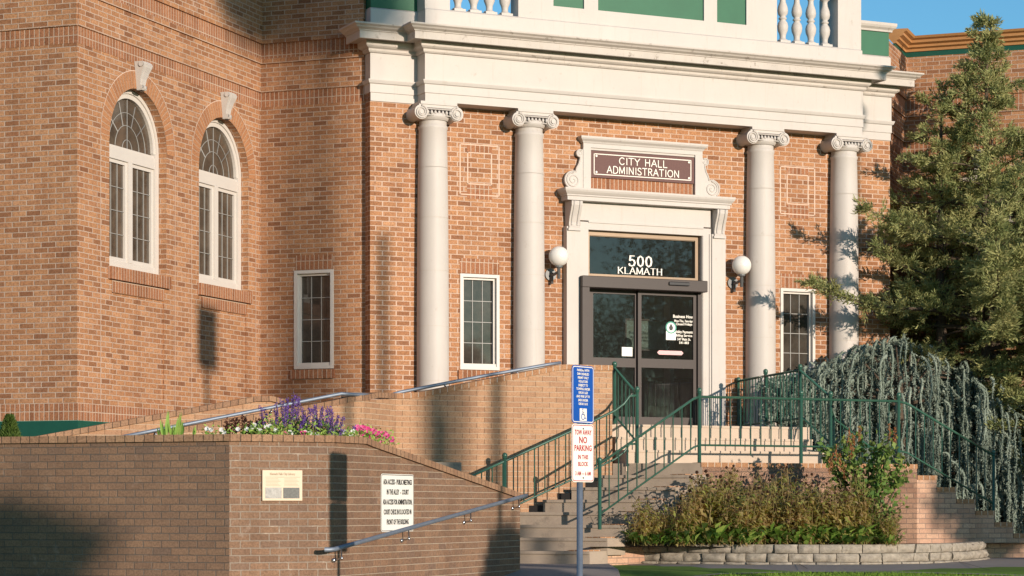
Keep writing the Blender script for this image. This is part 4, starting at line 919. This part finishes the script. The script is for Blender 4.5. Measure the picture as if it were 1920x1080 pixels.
# ---------------------------------------------------------------- signs
SP=cam2w(127/4380*18.3,18.3); sdir=math.atan2(RX.y,RX.x)+R(54)   # board direction in plan
ux,uy=math.cos(sdir),math.sin(sdir)
def SF(a,b,z): return (SP.x+ux*a+uy*b, SP.y+uy*a-ux*b, z)
po=tag(build('sign_post',(lambda m:(m.tube([(SP.x,SP.y,zg(SP.x,SP.y)-.1),(SP.x,SP.y,1.79)],.0245,16),m)[1])(MB()),M_steel,loc=(SP.x,SP.y,-.8)),'round galvanised steel post carrying the two parking signs','post')
def board(root,z0,z1,face,bord,hw=.152,F=SF,n0=.027,th=.004,rad=.03):
    def rr(w_,za,zb,r_):
        P=[]
        for cx,cz,a0 in ((w_-r_,zb-r_,0),(-w_+r_,zb-r_,90),(-w_+r_,za+r_,180),(w_-r_,za+r_,270)):
            for k in range(5): a=R(a0+22.5*k); P.append((cx+r_*math.cos(a),cz+r_*math.sin(a)))
        return P
    m=MB(F); m.prism(rr(hw,z0,z1,rad),n0,n0+th); build('plate',m,face,root)
    A=rr(hw-.007,z0+.007,z1-.007,rad-.006); B=rr(hw-.013,z0+.013,z1-.013,rad-.011); k=len(A)
    m=MB(F); m.add([(a,n0+th+.0012,z) for a,z in A+B],[(i,(i+1)%k,k+(i+1)%k,k+i) for i in range(k)]); build('border',m,bord,root)
sb=thing('parking_sign','blue parking permit sign with white lettering and a wheelchair symbol on the steel post','sign',SF(0,.03,1.35))
board(sb,1.353,1.803,M_blue,M_letter)
L=['PARKING WITH','DMV DISABLED','PERMIT ONLY','VIOLATORS','SUBJECT TO','TOWING UNDER','ORS 811.620','AND FINE UP TO','$450 UNDER','ORS 811.615']
ms=[text(t_,SF,0,.0325,1.758-.0292*i,.0185,None,'t',None,sx=.92,wmax=.235) for i,t_ in enumerate(L)]
def embolden(ms,F,d): # double strokes slightly apart for the heavy condensed face
    out=[]
    for q in ms: out.append(q)
    return out
build('lettering',merge(ms),M_letter,sb)
m=MB(SF); m.box(-.048,.048,.0325,.0335,1.372,1.468); build('symbol_panel',m,M_letter,sb)
m=MB(SF)
for st,w_ in ((((-.008,1.452),(-.006,1.42),(.016,1.42)),.007),(((.016,1.42),(.026,1.392),(.036,1.39)),.007),(((-.006,1.436),(.014,1.434)),.006)):
    for p,q in zip(st,st[1:]): m.tube([(p[0],.034,p[1]),(q[0],.034,q[1])],w_*.5,6)
m.sphere((-.008,.034,1.461),.006,8)
m.tube([(-.004+.024*math.cos(a),.034,1.404+.022*math.sin(a)) for a in np.linspace(1.9,6.1,14)],.0035,6); build('wheelchair_symbol',m,M_blue,sb)
sr=thing('no_parking_sign','white and red tow away no parking sign below the blue sign','sign',SF(0,.03,.89))
board(sr,.892,1.346,M_white2,M_red)
ms=[text(t_,SF,0,.0325,z,h,None,'t',None,sx=s_,wmax=w_) for t_,z,h,s_,w_ in (('TOW AWAY',1.262,.040,.9,.235),('NO',1.197,.052,1.0,.12),('PARKING',1.137,.046,.9,.245),('IN THIS',1.072,.034,.9,.16),('BLOCK',1.018,.034,.9,.16),('3 AM — 6 AM',.945,.032,.8,.262))]
build('lettering',merge(ms),M_red,sr)
m=MB(SF); m.sphere((0,.033,1.31),.007,8); m.sphere((0,.033,.925),.007,8); m.sphere((0,.033,1.775),.007,8); build('bolt',m,M_black,sr)
def PF(a,b,z): return (C2.x+b,a,z)
sa=thing('access_sign','white accessible entrance notice fixed to the side of the planter wall above the handrail','sign',PF(20.87,.01,.47))
board(sa,.458,1.016,M_white2,M_black,hw=.40,F=lambda a,b,z:PF(20.873+a,b-.015,z),n0=.02)
AFm=lambda a,b,z:PF(20.873+a,b-.015,z)
ms=[text(t_,AFm,0,.0265,.915-.0965*i,.050,None,'t',None,wmax=w_,sx=1.25) for i,(t_,w_) in enumerate((('ADA ACCESS - PUBLIC MEETINGS',.70),('IN THE ALLEY  -  COURT',.54),('ADA ACCESS FOR ADMINISTRATION,',.72),('COURT CHECK IN IS LOCATED IN',.68),('FRONT OF THE BUILDING',.54)))]
build('lettering',merge(ms),M_black,sa)
def QF(a,b,z): return (C1.x+S2*a+S2*b, C1.y+S2*a-S2*b, z)
pl=thing('plaque','tan history plaque with two small pictures on the angled face of the planter wall','plaque',QF(.5,.01,.75))
m=MB(QF); m.bbox(.304,.682,.0,.022,.752,1.031,.004); build('plate',m,M_tan,pl)
m=MB(QF); m.quad((.33,.0235,.775),(.485,.0235,.775),(.485,.0235,.872),(.33,.0235,.872)); build('picture',m,M_pgrey,pl)
m=MB(QF); m.quad((.50,.0235,.775),(.655,.0235,.775),(.655,.0235,.872),(.50,.0235,.872)); build('picture',m,M_grey,pl)
ms=[text('Klamath Falls City Library',QF,.493,.0235,.985,.022,None,'t',None,wmax=.24,sx=.9)]
m=MB(QF); m.quad((.33,.0236,.965),(.66,.0236,.965),(.66,.0236,.968),(.33,.0236,.968))
for k in range(6):
    for a in (.335,.51): m.quad((a,.0236,.888+k*.0125),(a+.14-.012*(k%3),.0236,.888+k*.0125),(a+.14-.012*(k%3),.0236,.8905+k*.0125),(a,.0236,.8905+k*.0125))
build('lettering',merge(ms+[m]),plain('plaque_print',(.33,.24,.16),.6,.2),pl)
# ---------------------------------------------------------------- vegetation
class Fol:
    def __init__(s): s.v=[]; s.t=[]; s.n=0
    def tris(s,c,d,w_,L):     # c (N,3) base, d (N,3) direction unit, blade width, length
        N=len(c); r=rng.normal(size=(N,3)); sd=np.cross(d,r); sd/=np.linalg.norm(sd,axis=1)[:,None]+1e-9
        w_=np.asarray(w_).reshape(-1,1)*np.ones((N,1)); L=np.asarray(L).reshape(-1,1)*np.ones((N,1))
        mid=c+d*L*.45; tip=c+d*L
        V4=np.stack([c,mid+sd*w_*.5,tip,mid-sd*w_*.5],1).reshape(-1,3); s.v.append(V4)
        i=np.arange(N)*4+s.n; s.t.append(np.stack([i,i+1,i+2,i+3],1)); s.n+=4*N
    def build(s,name,mat,parent=None,loc=None):
        v=np.concatenate(s.v); q=np.concatenate(s.t); base=wl(parent) if parent else Vector(loc if loc is not None else (0,0,0)); v=v-np.array(base)
        me=bpy.data.meshes.new(name); me.vertices.add(len(v)); me.vertices.foreach_set('co',v.astype(np.float32).ravel())
        me.loops.add(q.size); me.loops.foreach_set('vertex_index',q.astype(np.int32).ravel()); me.polygons.add(len(q))
        me.polygons.foreach_set('loop_start',(np.arange(len(q))*4).astype(np.int32)); me.update(calc_edges=True); me.materials.append(mat)
        o=bpy.data.objects.new(name,me); COL.objects.link(o); WL[o.name]=base
        if parent: o.parent=parent
        else: o.location=base
        return o
def unit(v): v=np.asarray(v,float); return v/(np.linalg.norm(v,axis=-1,keepdims=True)+1e-9)
def juniper(name,label,cat,base,H_,prof,nl_,seed,zmin=.12,density=1.0,skirt=0,leaf=(.019,.075),mat=None,twist=.0):
    global rng; rng=np.random.default_rng(seed); T=thing(name,label,cat,base); bx_,by_,bz=base
    tr=MB(); tr.tube([(bx_,by_,bz-.1),(bx_+.02,by_,bz+H_*.3),(bx_-.02,by_+.02,bz+H_*.6),(bx_,by_,bz+H_*.97)],[.13,.10,.06,.012],10)
    F_=Fol(); ga=2.399963
    for i in range(nl_):
        if i/nl_>.5 and rng.uniform()<.30: continue
        h=zmin+(1-zmin)*(i+.5)/nl_; h=min(.99,h+rng.normal(0,.006)); L=prof(h)*rng.uniform(.5,1.18); a=i*ga+rng.normal(0,.35)
        dirh=np.array([math.cos(a),math.sin(a),0])
        if h<skirt and dirh[0]*RX.x+dirh[1]*RX.y<.15: continue
        if h<skirt: L=max(L,1.6)
        up=.12+.55*h**2+rng.normal(0,.08); n=10
        p=np.array([bx_,by_,bz+h*H_]); path=[p.copy()]; dv=unit(dirh+np.array([0,0,up]))
        for k in range(n):
            dv=unit(dv+rng.normal(0,.05,3)+np.array([0,0,-.05 if k<5 else .05])); p=p+dv*L/n; path.append(p.copy())
        tr.tube([tuple(q) for q in path],[max(.004,.028*L/2*(1-k/n)**1.1) for k in range(n+1)],5,cap=False)
        path=np.array(path); ns=int((6+L*15)*density*(1.25-.75*h))
        for j in range(ns):
            t=rng.uniform(.12,1.0)**.8; f_=t*n; k=min(int(f_),n-1); q=path[k]+(path[k+1]-path[k])*(f_-k); ld=unit(path[k+1]-path[k])
            side=unit(np.cross(ld,[0,0,1])*rng.choice([-1,1])*rng.uniform(.5,1)+rng.normal(0,.35,3)+np.array([0,0,.15])); sd=unit(ld*.75+side*(1.05-.4*t))
            sl_=(.16+.34*(1-t))*rng.uniform(.6,1.2)*(.55+.22*min(L,2.2)); m_=int(16+sl_*95*density)
            tt=rng.uniform(0,1,m_)[:,None]; c=q+sd*sl_*tt+rng.normal(0,.028,(m_,3))*(1.15-tt*.6)
            d=unit(sd+rng.normal(0,.48,(m_,3))+np.array([0,0,.12])); F_.tris(c,d,rng.uniform(leaf[0]*.6,leaf[0]*1.2,m_),rng.uniform(leaf[1]*.6,leaf[1]*1.4,m_))
    m_=160; zz=rng.uniform(.90,1.0,m_); c=np.stack([bx_+rng.normal(0,.02,m_),by_+rng.normal(0,.02,m_),bz+H_*zz],1); F_.tris(c,unit(rng.normal(0,.6,(m_,3))+np.array([0,0,1.2])),.016,.12)
    build('trunk',tr,M_bark,T); F_.build('crown',mat or M_jun,T); return T
b=cam2w((1850-960)/4380*35.2,35.2)
def prof1(h):
    z=h*7.6
    return float(np.interp(z,[.8,1.6,2.4,3.0,3.8,4.6,5.2,5.8,6.4,6.9,7.3,7.6],[.3,.8,2.3,3.35,3.25,2.5,1.65,1.0,.56,.34,.19,.05]))
juniper('juniper_tree','tall olive green juniper tree covering the right wing of the building','tree',(b.x,b.y,.15),7.9,prof1,165,11,density=1.4,zmin=.17,skirt=.37)
b=cam2w((1765-960)/4380*35.4,35.4)
def prof2(h):
    z=h*6.7
    return float(np.interp(z,[1.0,2.5,3.5,4.5,5.3,6.0,6.5,6.7],[.9,1.6,1.7,1.3,.8,.45,.25,.05]))
juniper('juniper_tree','slimmer juniper with a thin spire between the taller juniper and the portico','tree',(b.x,b.y,.15),6.95,prof2,66,12,zmin=.36,density=1.2)
b=cam2w((2040-960)/4380*34.4,34.4)
juniper('juniper_tree','dark juniper at the right edge of the photo','tree',(b.x,b.y,.1),4.6,lambda h: float(np.interp(h,[.1,.3,.55,.8,1],[1.2,1.5,1.3,.7,.1])),60,13,zmin=.3)
# weeping blue cedar
rng=np.random.default_rng(5)
cb=cam2w((1690-960)/4380*34.0,34.0); CT=thing('weeping_cedar','weeping blue cedar with curtains of hanging branches behind the green railing','tree',(cb.x,cb.y,.1))
tr=MB(); tr.tube([(cb.x,cb.y,0),(cb.x+.1,cb.y,.9),(cb.x-.05,cb.y,1.8),(cb.x,cb.y,2.6)],[.12,.10,.08,.05],10); F_=Fol()
def ceiling(px): return float(np.interp(px,[1395,1440,1500,1545,1590,1640,1690,1740,1800,1850,1900,1980,2100],[716,702,690,668,655,632,622,645,672,700,740,800,900]))
ns=880; core=MB()
for i in range(ns):
    px=1425+ (2080-1425)*((i*.6180339)%1); px+=rng.normal(0,4); fr_=rng.uniform(0,1)
    Yc=32.9+min(px-1500,250)*.0042-max(0,px-1780)*.0015+fr_*1.15
    p0=cam2w((px-960)/4380*Yc,Yc); lev=rng.uniform(0,1)**1.15; py0=ceiling(px)+lev*240; z0=.7+(950-py0)*Yc/4380
    L=min(rng.uniform(.6,1.9),z0-.02)
    if L<.15: continue
    if px<1540: L=min(L,max(.15,(px-1400)/160*.9))
    n=int(L*30); q=np.array([p0.x,p0.y,z0]); out=unit(np.array([p0.x-cb.x,p0.y-cb.y,0])+1e-3); cs=[]; arch=unit(out*.8+rng.normal(0,.35,3)*[1,1,0]); wob=rng.uniform(0,6.28); wv=rng.uniform(.002,.006)
    for k in range(n):
        f_=k/max(1,n); q=q+arch*.026*max(0,1-f_*4.5)+np.array([wv*math.sin(wob+k*.33),wv*math.cos(wob+k*.27),0])+np.array([0,0,-.034])*(0.2+min(1,f_*5)*.8)+rng.normal(0,.003,3); cs.append(q.copy())
    cs=np.array(cs); R0=rng.uniform(.013,.024)
    core.tube([tuple(c) for c in cs[::2]],[R0*(1-.75*k/len(cs[::2]))*rng.uniform(.7,1.25) for k in range(len(cs[::2]))],5,cap=False)
    for rp_ in range(9):
        c=cs+rng.normal(0,.010,cs.shape); d=unit(rng.normal(0,1,cs.shape)+np.array([0,0,-1.1])); F_.tris(c,d,rng.uniform(.010,.017,len(cs)),rng.uniform(.028,.055,len(cs)))
for i in range(24):
    px=1430+i*27+rng.normal(0,6); Yc=33.9+(px-1500)*.0042; py=ceiling(px)+rng.uniform(6,30); t_=cam2w((px-960)/4380*Yc,Yc); z=.7+(950-py)*Yc/4380-.04
    tr.tube([(cb.x,cb.y,min(2.5,z+.1)-.3),((cb.x+t_.x)/2,(cb.y+t_.y)/2,z-.02),(t_.x,t_.y,z-.06)],[.025,.014,.005],5,cap=False)
# shaded inner curtain of the same foliage
for i in range(9000):
    px=rng.uniform(1440,2080); Yc=34.1+min(px-1500,250)*.0034-max(0,px-1780)*.001+rng.uniform(0,.4); pt=ceiling(px)+14; py=rng.uniform(pt,min(1000,pt+420) if px>1560 else pt+(px-1425)*1.2); p=cam2w((px-960)/4380*Yc,Yc); c=np.array([[p.x,p.y,.7+(950-py)*Yc/4380]])+rng.normal(0,.03,(5,3)); F_.tris(c,unit(rng.normal(0,.6,(5,3))+[0,0,-1]),.04,.12)
build('foliage_strands',core,M_ced,CT)
build('trunk',tr,M_bark,CT); F_.build('foliage',M_ced,CT)
m=MB(DF); m.add([(5.6,.0,.25),(16,.0,.25),(16,9,-.02),(8.6,3.3,.0),(5.6,1.7,.3)],[(0,1,2,3,4)]); tag(build('shrub_bed',m,M_soil),None,None,kind='structure')
# coneflower bed: individual plants, three models copied
def coneplant(seed,H_):
    global rng; rng=np.random.default_rng(seed); T=thing('coneflower_plant','drying coneflower plant with brown seed heads in the flower bed','plant',(0,0,0),'coneflowers filling the bed below the landing')
    st=MB(); hd=MB(); F_=Fol(); G=Fol()
    for k in range(30):
        a=rng.uniform(0,6.28); r_=rng.uniform(0,.20); h=H_*rng.uniform(.55,1.08); lx,ly=rng.normal(0,.13,2); x,y=r_*math.cos(a),r_*math.sin(a)
        P=[np.array([x,y,0]),np.array([x+lx*.4,y+ly*.4,h*.5]),np.array([x+lx,y+ly,h])]; st.tube([tuple(p) for p in P],[.004,.0035,.003],4,cap=False)
        if k<13: hd=MB(); hd.sphere(tuple(P[2]+np.array([0,0,.012])),rng.uniform(.014,.021),8); build('seed_head',hd,M_head,T)
        for j in range(21):
            t=rng.uniform(.06,.97); p=P[0]*(1-t)**2+2*P[1]*t*(1-t)+P[2]*t*t; a2=rng.uniform(0,6.28); L=rng.uniform(.085,.17)*(1.25-t*.55)
            d1=unit(np.array([math.cos(a2),math.sin(a2),rng.uniform(.1,.9)])); d2=unit(np.array([math.cos(a2+.3),math.sin(a2+.3),rng.uniform(-1.4,-.2)])); s_=unit(np.cross(d1,[0,0,1]))*rng.uniform(.015,.028)
            q1=p+d1*L*.5; q2=q1+d2*L*.6
            F_.v.append(np.array([p,q1-s_,q2,q1+s_])); F_.t.append(np.array([[F_.n,F_.n+1,F_.n+2,F_.n+3]])); F_.n+=4
    for j in range(75):
        a2=rng.uniform(0,6.28); r_=rng.uniform(.05,.28); p=np.array([r_*math.cos(a2),r_*math.sin(a2),rng.uniform(0,.17)]); L=rng.uniform(.15,.30); d1=unit(np.array([math.cos(a2),math.sin(a2),rng.uniform(.8,1.8)])); d2=unit(np.array([math.cos(a2),math.sin(a2),rng.uniform(-.6,.4)])); s_=unit(np.cross(d1,[0,0,1]))*rng.uniform(.026,.042)
        q1=p+d1*L*.5; q2=q1+d2*L*.6; G.v.append(np.array([p,q1-s_,q2,q1+s_])); G.t.append(np.array([[G.n,G.n+1,G.n+2,G.n+3]])); G.n+=4
    build('stems',st,M_stem,T); F_.build('leaves',M_cone,T); G.build('base_leaves',M_lowg,T); return T
protos=[coneplant(20+i,h) for i,h in enumerate((.88,.80,.72))]
rp=random.Random(4); spots=[]
for i in range(17):
    px=1210+i*28; 
    for Yc in (28.75,29.35):
        pp=cam2w((px+rp.uniform(-9,9)-960)/4380*Yc,Yc+rp.uniform(-.12,.12))
        rel=(pp-P1); 
        if rel.dot(Vector((S2,-S2,0)))<.18 or (rel.dot(cdir)<0 and rel.dot(-nl)<.22): continue
        spots.append(pp)
for i,pp in enumerate(spots):
    px_=960+4380*pp.dot(RX)/pp.dot(FW); sc2=float(np.interp(px_,[1200,1260,1330,1500,1600,1660,1700],[.60,.88,1.05,1.02,.95,.70,.45]))*rp.uniform(.74,1.12)
    pr=protos[i%3]
    if i<3: pr.location=(pp.x,pp.y,.22); pr.scale=(sc2,)*3; pr.rotation_euler[2]=rp.uniform(0,6.28)
    else: dup(pr,(pp.x,pp.y,.22),rp.uniform(0,6.28),None,sc2)
def leafy(name,label,base,stems,mat,lsize,nleaf,grp=None,cat='shrub'):
    T=thing(name,label,cat,base,grp); st=MB(); F_=Fol()
    for path,r_ in stems:
        P=[np.array(q)+np.array(base) for q in path]; st.tube([tuple(p) for p in P],[r_*(1-.7*i/(len(P)-1)) for i in range(len(P))],6,cap=False)
        for k in range(nleaf):
            t=rng.uniform(.45,1.0)*(len(P)-1); i=min(int(t),len(P)-2); p=P[i]+(P[i+1]-P[i])*(t-i)+rng.normal(0,.045,3); d=unit(rng.normal(0,1,3)+[0,0,-.2]); s_=unit(np.cross(d,rng.normal(0,1,3)))
            L=lsize*rng.uniform(.6,1.2); w_=L*.32; v=np.array([p,p+d*L*.35-s_*w_,p+d*L,p+d*L*.35+s_*w_]); F_.v.append(v); F_.t.append(np.array([[F_.n,F_.n+1,F_.n+2,F_.n+3]])); F_.n+=4
    build('stems',st,M_bark,T); F_.build('leaves',mat,T); return T
rng=np.random.default_rng(31)
sb_=cam2w((1620-960)/4380*29.3,29.3); stems=[]
def px2loc(px,py,Yc,base): p=cam2w((px-960)/4380*Yc,Yc); return (p.x-base[0],p.y-base[1],.7+(950-py)*Yc/4380-base[2])
bs=(sb_.x,sb_.y,.22)
for tx,ty in ((1560,850),(1585,820),(1610,812),(1640,830),(1668,818),(1690,858),(1680,885),(1700,880),(1650,905),(1630,865),(1600,870),(1570,880),(1660,860),(1545,835),(1625,900),(1590,845),(1655,840),(1612,885)):
    e_=px2loc(tx,ty,29.2+rng.uniform(-.35,.2),bs); mdl=(e_[0]*.45+rng.normal(0,.05),e_[1]*.45,e_[2]*.5); stems.append(([(rng.normal(0,.03),rng.normal(0,.03),0),mdl,(e_[0]*.8,e_[1]*.8,e_[2]*.82),e_],.014))
SH=leafy('rose_shrub','leafy green shrub with rusty upright spikes rising in front of the landing railing',bs,stems,M_shr,.085,80)
F_=Fol()
for tx,ty in ((1592,812),(1600,825),(1596,840),(1568,845),(1575,862),(1555,872),(1668,806),(1678,812),(1612,808),(1560,860),(1583,880)):
    e_=px2loc(tx,ty,29.0,bs); p=np.array(bs)+np.array(e_); c=p+rng.normal(0,.008,(60,3))+np.array([0,0,1])*rng.uniform(-.14,.06,60)[:,None]; F_.tris(c,unit(rng.normal(0,.5,(60,3))+[0,0,1]),.012,.03)
F_.build('flower_spikes',M_rust,SH)
lb=cam2w((1640-960)/4380*28.8,28.8); bs=(lb.x,lb.y,.2); stems=[([(0,0,0),(rng.normal(0,.06),rng.normal(0,.06),.2),px2loc(rng.uniform(1610,1715),rng.uniform(930,1010),28.8,bs)],.007) for _ in range(16)]
leafy('low_shrub','small leafy plant at the right end of the flower bed',bs,stems,M_shr,.07,26)
# ---- planter flowers
def pw(px,py,Yc): p=cam2w((px-960)/4380*Yc,Yc); return (p.x,p.y,.7+(950-py)*Yc/4380)
def sage(px,Yc,seed,wd,ht,label):
    global rng; rng=np.random.default_rng(seed); b_=pw(px,812,Yc); b_=(b_[0],b_[1],1.22); T=thing('sage_plant',label,'flower',b_,'flowers in the planter'); F_=Fol(); G=Fol(); st=MB()
    for k in range(24):
        a=rng.uniform(-1,1)*wd; dy=rng.normal(0,.12); h=ht*rng.uniform(.6,1.08)*(1-.35*abs(a/wd)**2); x=b_[0]+RX.x*a*.55; y=b_[1]+RX.y*a*.55+dy; tx,ty=x+RX.x*a*.55,y+RX.y*a*.5
        st.tube([(x,y,1.22),(tx,ty,1.22+h)],[.004,.002],4,cap=False)
        t=rng.uniform(.55,1.02,150)[:,None]; c=np.array([x,y,1.22])+(np.array([tx,ty,1.22+h])-np.array([x,y,1.22]))*t+rng.normal(0,.008,(150,3)); F_.tris(c,unit(rng.normal(0,.8,(150,3))+[0,0,.8]),.009,.017)
        c=np.array([x,y,1.22])+(np.array([tx,ty,1.22+h])-np.array([x,y,1.22]))*rng.uniform(.0,.62,(46,1))+rng.normal(0,.04,(46,3)); G.tris(c,unit(rng.normal(0,1,(46,3))+[0,0,.4]),.018,.055)
    build('stems',st,M_stem,T); F_.build('flower_spikes',M_purp,T); G.build('leaves',M_lowg,T)
sage(540,21.75,41,.30,.50,'left clump of purple sage spikes above the planter coping')
sage(602,21.85,42,.21,.42,'right shorter clump of purple sage spikes above the planter coping')
def blooms(name,label,pts,mat,grp,leaf=M_lowg,L=.024):
    b_=pw(*pts[0]); T=thing(name,label,'flower',(b_[0],b_[1],1.22),grp); F_=Fol(); G=Fol()
    for (px,py,Yc) in pts:
        c0=np.array(pw(px,py,Yc))
        d=unit(np.array([-FW.x,-FW.y,.3])); ax1=unit(np.cross(d,[0,0,1])); ax2=np.cross(d,ax1)
        for k in range(7):
            a=2*math.pi*k/7; dv=unit(ax1*math.cos(a)+ax2*math.sin(a)+d*.35); sv=np.cross(dv,d); v=np.array([c0,c0+dv*L*.8-sv*L*.48,c0+dv*L,c0+dv*L*.8+sv*L*.48]); F_.v.append(v); F_.t.append(np.array([[F_.n,F_.n+1,F_.n+2,F_.n+3]])); F_.n+=4
        c=c0+rng.normal(0,.03,(26,3))-np.array([0,0,.035]); G.tris(c,unit(rng.normal(0,1,(26,3))+[0,0,.5]),.018,.04)
    F_.build('petals',mat,T); G.build('leaves',leaf,T)
rng=np.random.default_rng(51)
blooms('petunia_plant','bright pink petunias spilling over the sloping end of the planter coping',[(672+i*7.2+rng.normal(0,3),805+i*2.3+rng.normal(0,4),22.5+i*.10) for i in range(9)]+[(680+i*9,803+i*3,22.5+i*.12) for i in range(6)],M_pinkp,'flowers in the planter',L=.036)
blooms('alyssum_plant','white blossoms below the left clump of purple sage',[(462+i*7+rng.normal(0,3),807+rng.normal(0,4),21.5) for i in range(9)],M_whp,'flowers in the planter')
blooms('alyssum_plant','white blossoms along the coping under the right clump of purple sage',[(545+i*9+rng.normal(0,3),811+rng.normal(0,2),21.6) for i in range(6)],M_whp,'flowers in the planter')
blooms('petunia_plant','few pink petunias in the middle of the planter edge',[(x,y,21.55) for x,y in ((533,811),(566,812),(571,812),(510,813))],M_pinkp,'flowers in the planter')
blooms('alyssum_plant','small white blossoms between the sage and the pink petunias',[(632+i*6+rng.normal(0,2),811+rng.normal(0,2),21.9) for i in range(6)],M_whp,'flowers in the planter')
blooms('alyssum_plant','scattered white blossoms near the spiky leaves',[(x,808+rng.normal(0,2),21.5) for x in (388,396,415,420,446)],M_whp,'flowers in the planter')
F_=Fol(); T=thing('coleus_plant','dark maroon leafy plant left of the purple sage','plant',pw(465,812,21.7),'flowers in the planter')
for px,h in ((428,20),(441,26),(457,30),(470,20),(483,22),(492,26)):
    for k in range(8):
        c0=np.array(pw(px,812-h*k/8,21.7)); c=c0+rng.normal(0,.016,(14,3)); F_.tris(c,unit(rng.normal(0,1,(14,3))+[0,0,.4]),.018,.035)
F_.build('leaves',M_mar,T)
F_=Fol(); T=thing('iris_plant','clump of spiky green sword-shaped leaves in the planter','plant',(*pw(320,812,21.6)[:2],1.22))
for px,py,tx in ((311,768,314),(305,785,300),(318,792,314),(322,795,324),(328,780,334),(331,772,338),(335,788,341),(300,800,294),(308,797,306),(340,792,343),(325,800,330),(362,798,364)):
    a=np.array(pw(px,822,21.6)); b_=np.array(pw(tx,py,21.6)); d=unit(b_-a); L=np.linalg.norm(b_-a); F_.tris(a[None],d[None],.03,L); F_.tris(a[None]+.01,d[None],.028,L*.96)
F_.build('leaves',M_lowg,T)
b_=pw(18,822,24.0); T=thing('clipped_shrub','small pointed green conifer shrub at the far left in front of the green plinth','shrub',(b_[0],b_[1],.6)); F_=Fol(); N=7000
h=rng.uniform(0,1,N); a=rng.uniform(0,6.28,N); rad=.30*(1-h)**.8*rng.uniform(.8,1.0,N)+.01
c=np.stack([b_[0]+rad*np.cos(a),b_[1]+rad*np.sin(a),.6+1.02*h],1); F_.tris(c,unit(np.stack([np.cos(a)*.5,np.sin(a)*.5,np.ones(N)],1)+rng.normal(0,.3,(N,3))),.014,.05); F_.build('foliage',M_hedge,T)
m=MB(); m.tube([(b_[0],b_[1],-.6),(b_[0],b_[1],1.2)],.03,8); build('trunk',m,M_bark,T)
# ---------------------------------------------------------------- street side, outside the picture, casting the long shadows
def caster(px,py,Yc,t_): 
    p=cam2w((px-960)/4380*Yc,Yc); p=Vector((p.x,p.y,.7+(950-py)*Yc/4380)); return p+SUNV*t_
def pole(name,label,cat,p,top,r,extra=None):
    z0=zg(p.x,p.y)-.1; T=thing(name,label,cat,(p.x,p.y,z0)); m=MB(); m.tube([(p.x,p.y,z0),(p.x,p.y,top)],[r,r*.8],12); build('pole',m,M_steel if 'lamp' in name else M_bark,T)
    if extra: extra(T,p,top)
    return T
q=caster(1598,172,35.2,17)
def lamphead(T,p,top):
    m=MB(); m.sphere((p.x,p.y,top+.12),.13,16); m.sphere((p.x,p.y,top-.35),.14,16); m.tube([(p.x,p.y,top-.6),(p.x,p.y,top-.45)],.11,10); build('globe',m,M_opal,T)
pole('street_lamp','street lamp with two stacked globes whose shadow crosses the white frieze','street lamp',q,q.z,.045,lamphead)
q=caster(383,640,31.2,24)
def boardhead(T,p,top):
    m=MB(); ux_,uy_=-SUNV.y,SUNV.x; L=math.hypot(ux_,uy_); ux_/=L; uy_/=L
    m.add([(p.x+ux_*a,p.y+uy_*a,z) for a,z in ((-.24,top-.85),(.24,top-.85),(.24,top),(-.24,top))],[(0,1,2,3)]); build('board',m,M_white2,T)
pole('street_sign','street sign on a slim post beside the road, shading the bay between the arched windows',"sign",q,q.z+.45,.055,boardhead)
q=caster(818,720,29.3,30); pole('utility_pole','round wooden pole shading the middle of the tan ramp wall','pole',q,q.z-.4,.10)
q=caster(618,300,32.0,56); pole('utility_pole','tall wooden pole shading the bricks above the small left window','pole',q,q.z+3,.17)
q=caster(712,440,32.0,30); pole('utility_pole','thin wooden pole shading the brick beside the first column','pole',q,q.z,.09)
def roundtree(label,p,R_,H0,seed,n=9000,tr_r=.18):
    global rng; rng=np.random.default_rng(seed); T=thing('street_tree',label,'tree',(p.x,p.y,-.9),'street trees across the road'); m=MB(); m.tube([(p.x,p.y,-1),(p.x+.1,p.y,H0*.5),(p.x,p.y,H0+R_)],[tr_r,tr_r*.8,.04],8)
    F_=Fol()
    for k in range(34):
        c0=unit(rng.normal(0,1,3))*R_*rng.uniform(.35,.95)*np.array([1,1,.8])+np.array([p.x,p.y,H0+R_]); m.tube([(p.x,p.y,H0+R_*.4),tuple(c0)],[.05,.01],5,cap=False)
        c=c0+rng.normal(0,R_*.17,(n//34,3)); F_.tris(c,unit(rng.normal(0,1,(n//34,3))),.09,.16)
    build('trunk',m,M_bark,T); F_.build('crown',M_shr,T)
q=caster(560,-45,32.0,46); roundtree('broad tree shading the upper bricks beside the portico',q,1.35,q.z-1.35,61)
q=caster(1862,935,31.8,20); roundtree('small tree shading the stepped brick wall at the right',q,.85,q.z-.85,62,n=9000,tr_r=.06)
q=caster(-60,1085,22.3,38); roundtree('small tree shading the lower left of the planter wall',q,.62,q.z-.62,63,tr_r=.07)
q=caster(945,1100,25.6,19); roundtree('low tree shading the foot of the planter wall',q,.55,q.z-.45,64,tr_r=.05)
for i,(X,Y) in enumerate(((38,9),(44,3),(52,9),(41,17),(58,-2),(49,-6),(-8,-36),(4,-38))):
    p=cam2w(X,Y); roundtree('street tree on the far side of the road, number by its place in the row' if 0 else 'leafy street tree standing across the road',Vector((p.x,p.y,0)),(4.2,3.6,4.6,3.8,4.4,4.0,3,3)[i],3.0,70+i,n=9000)
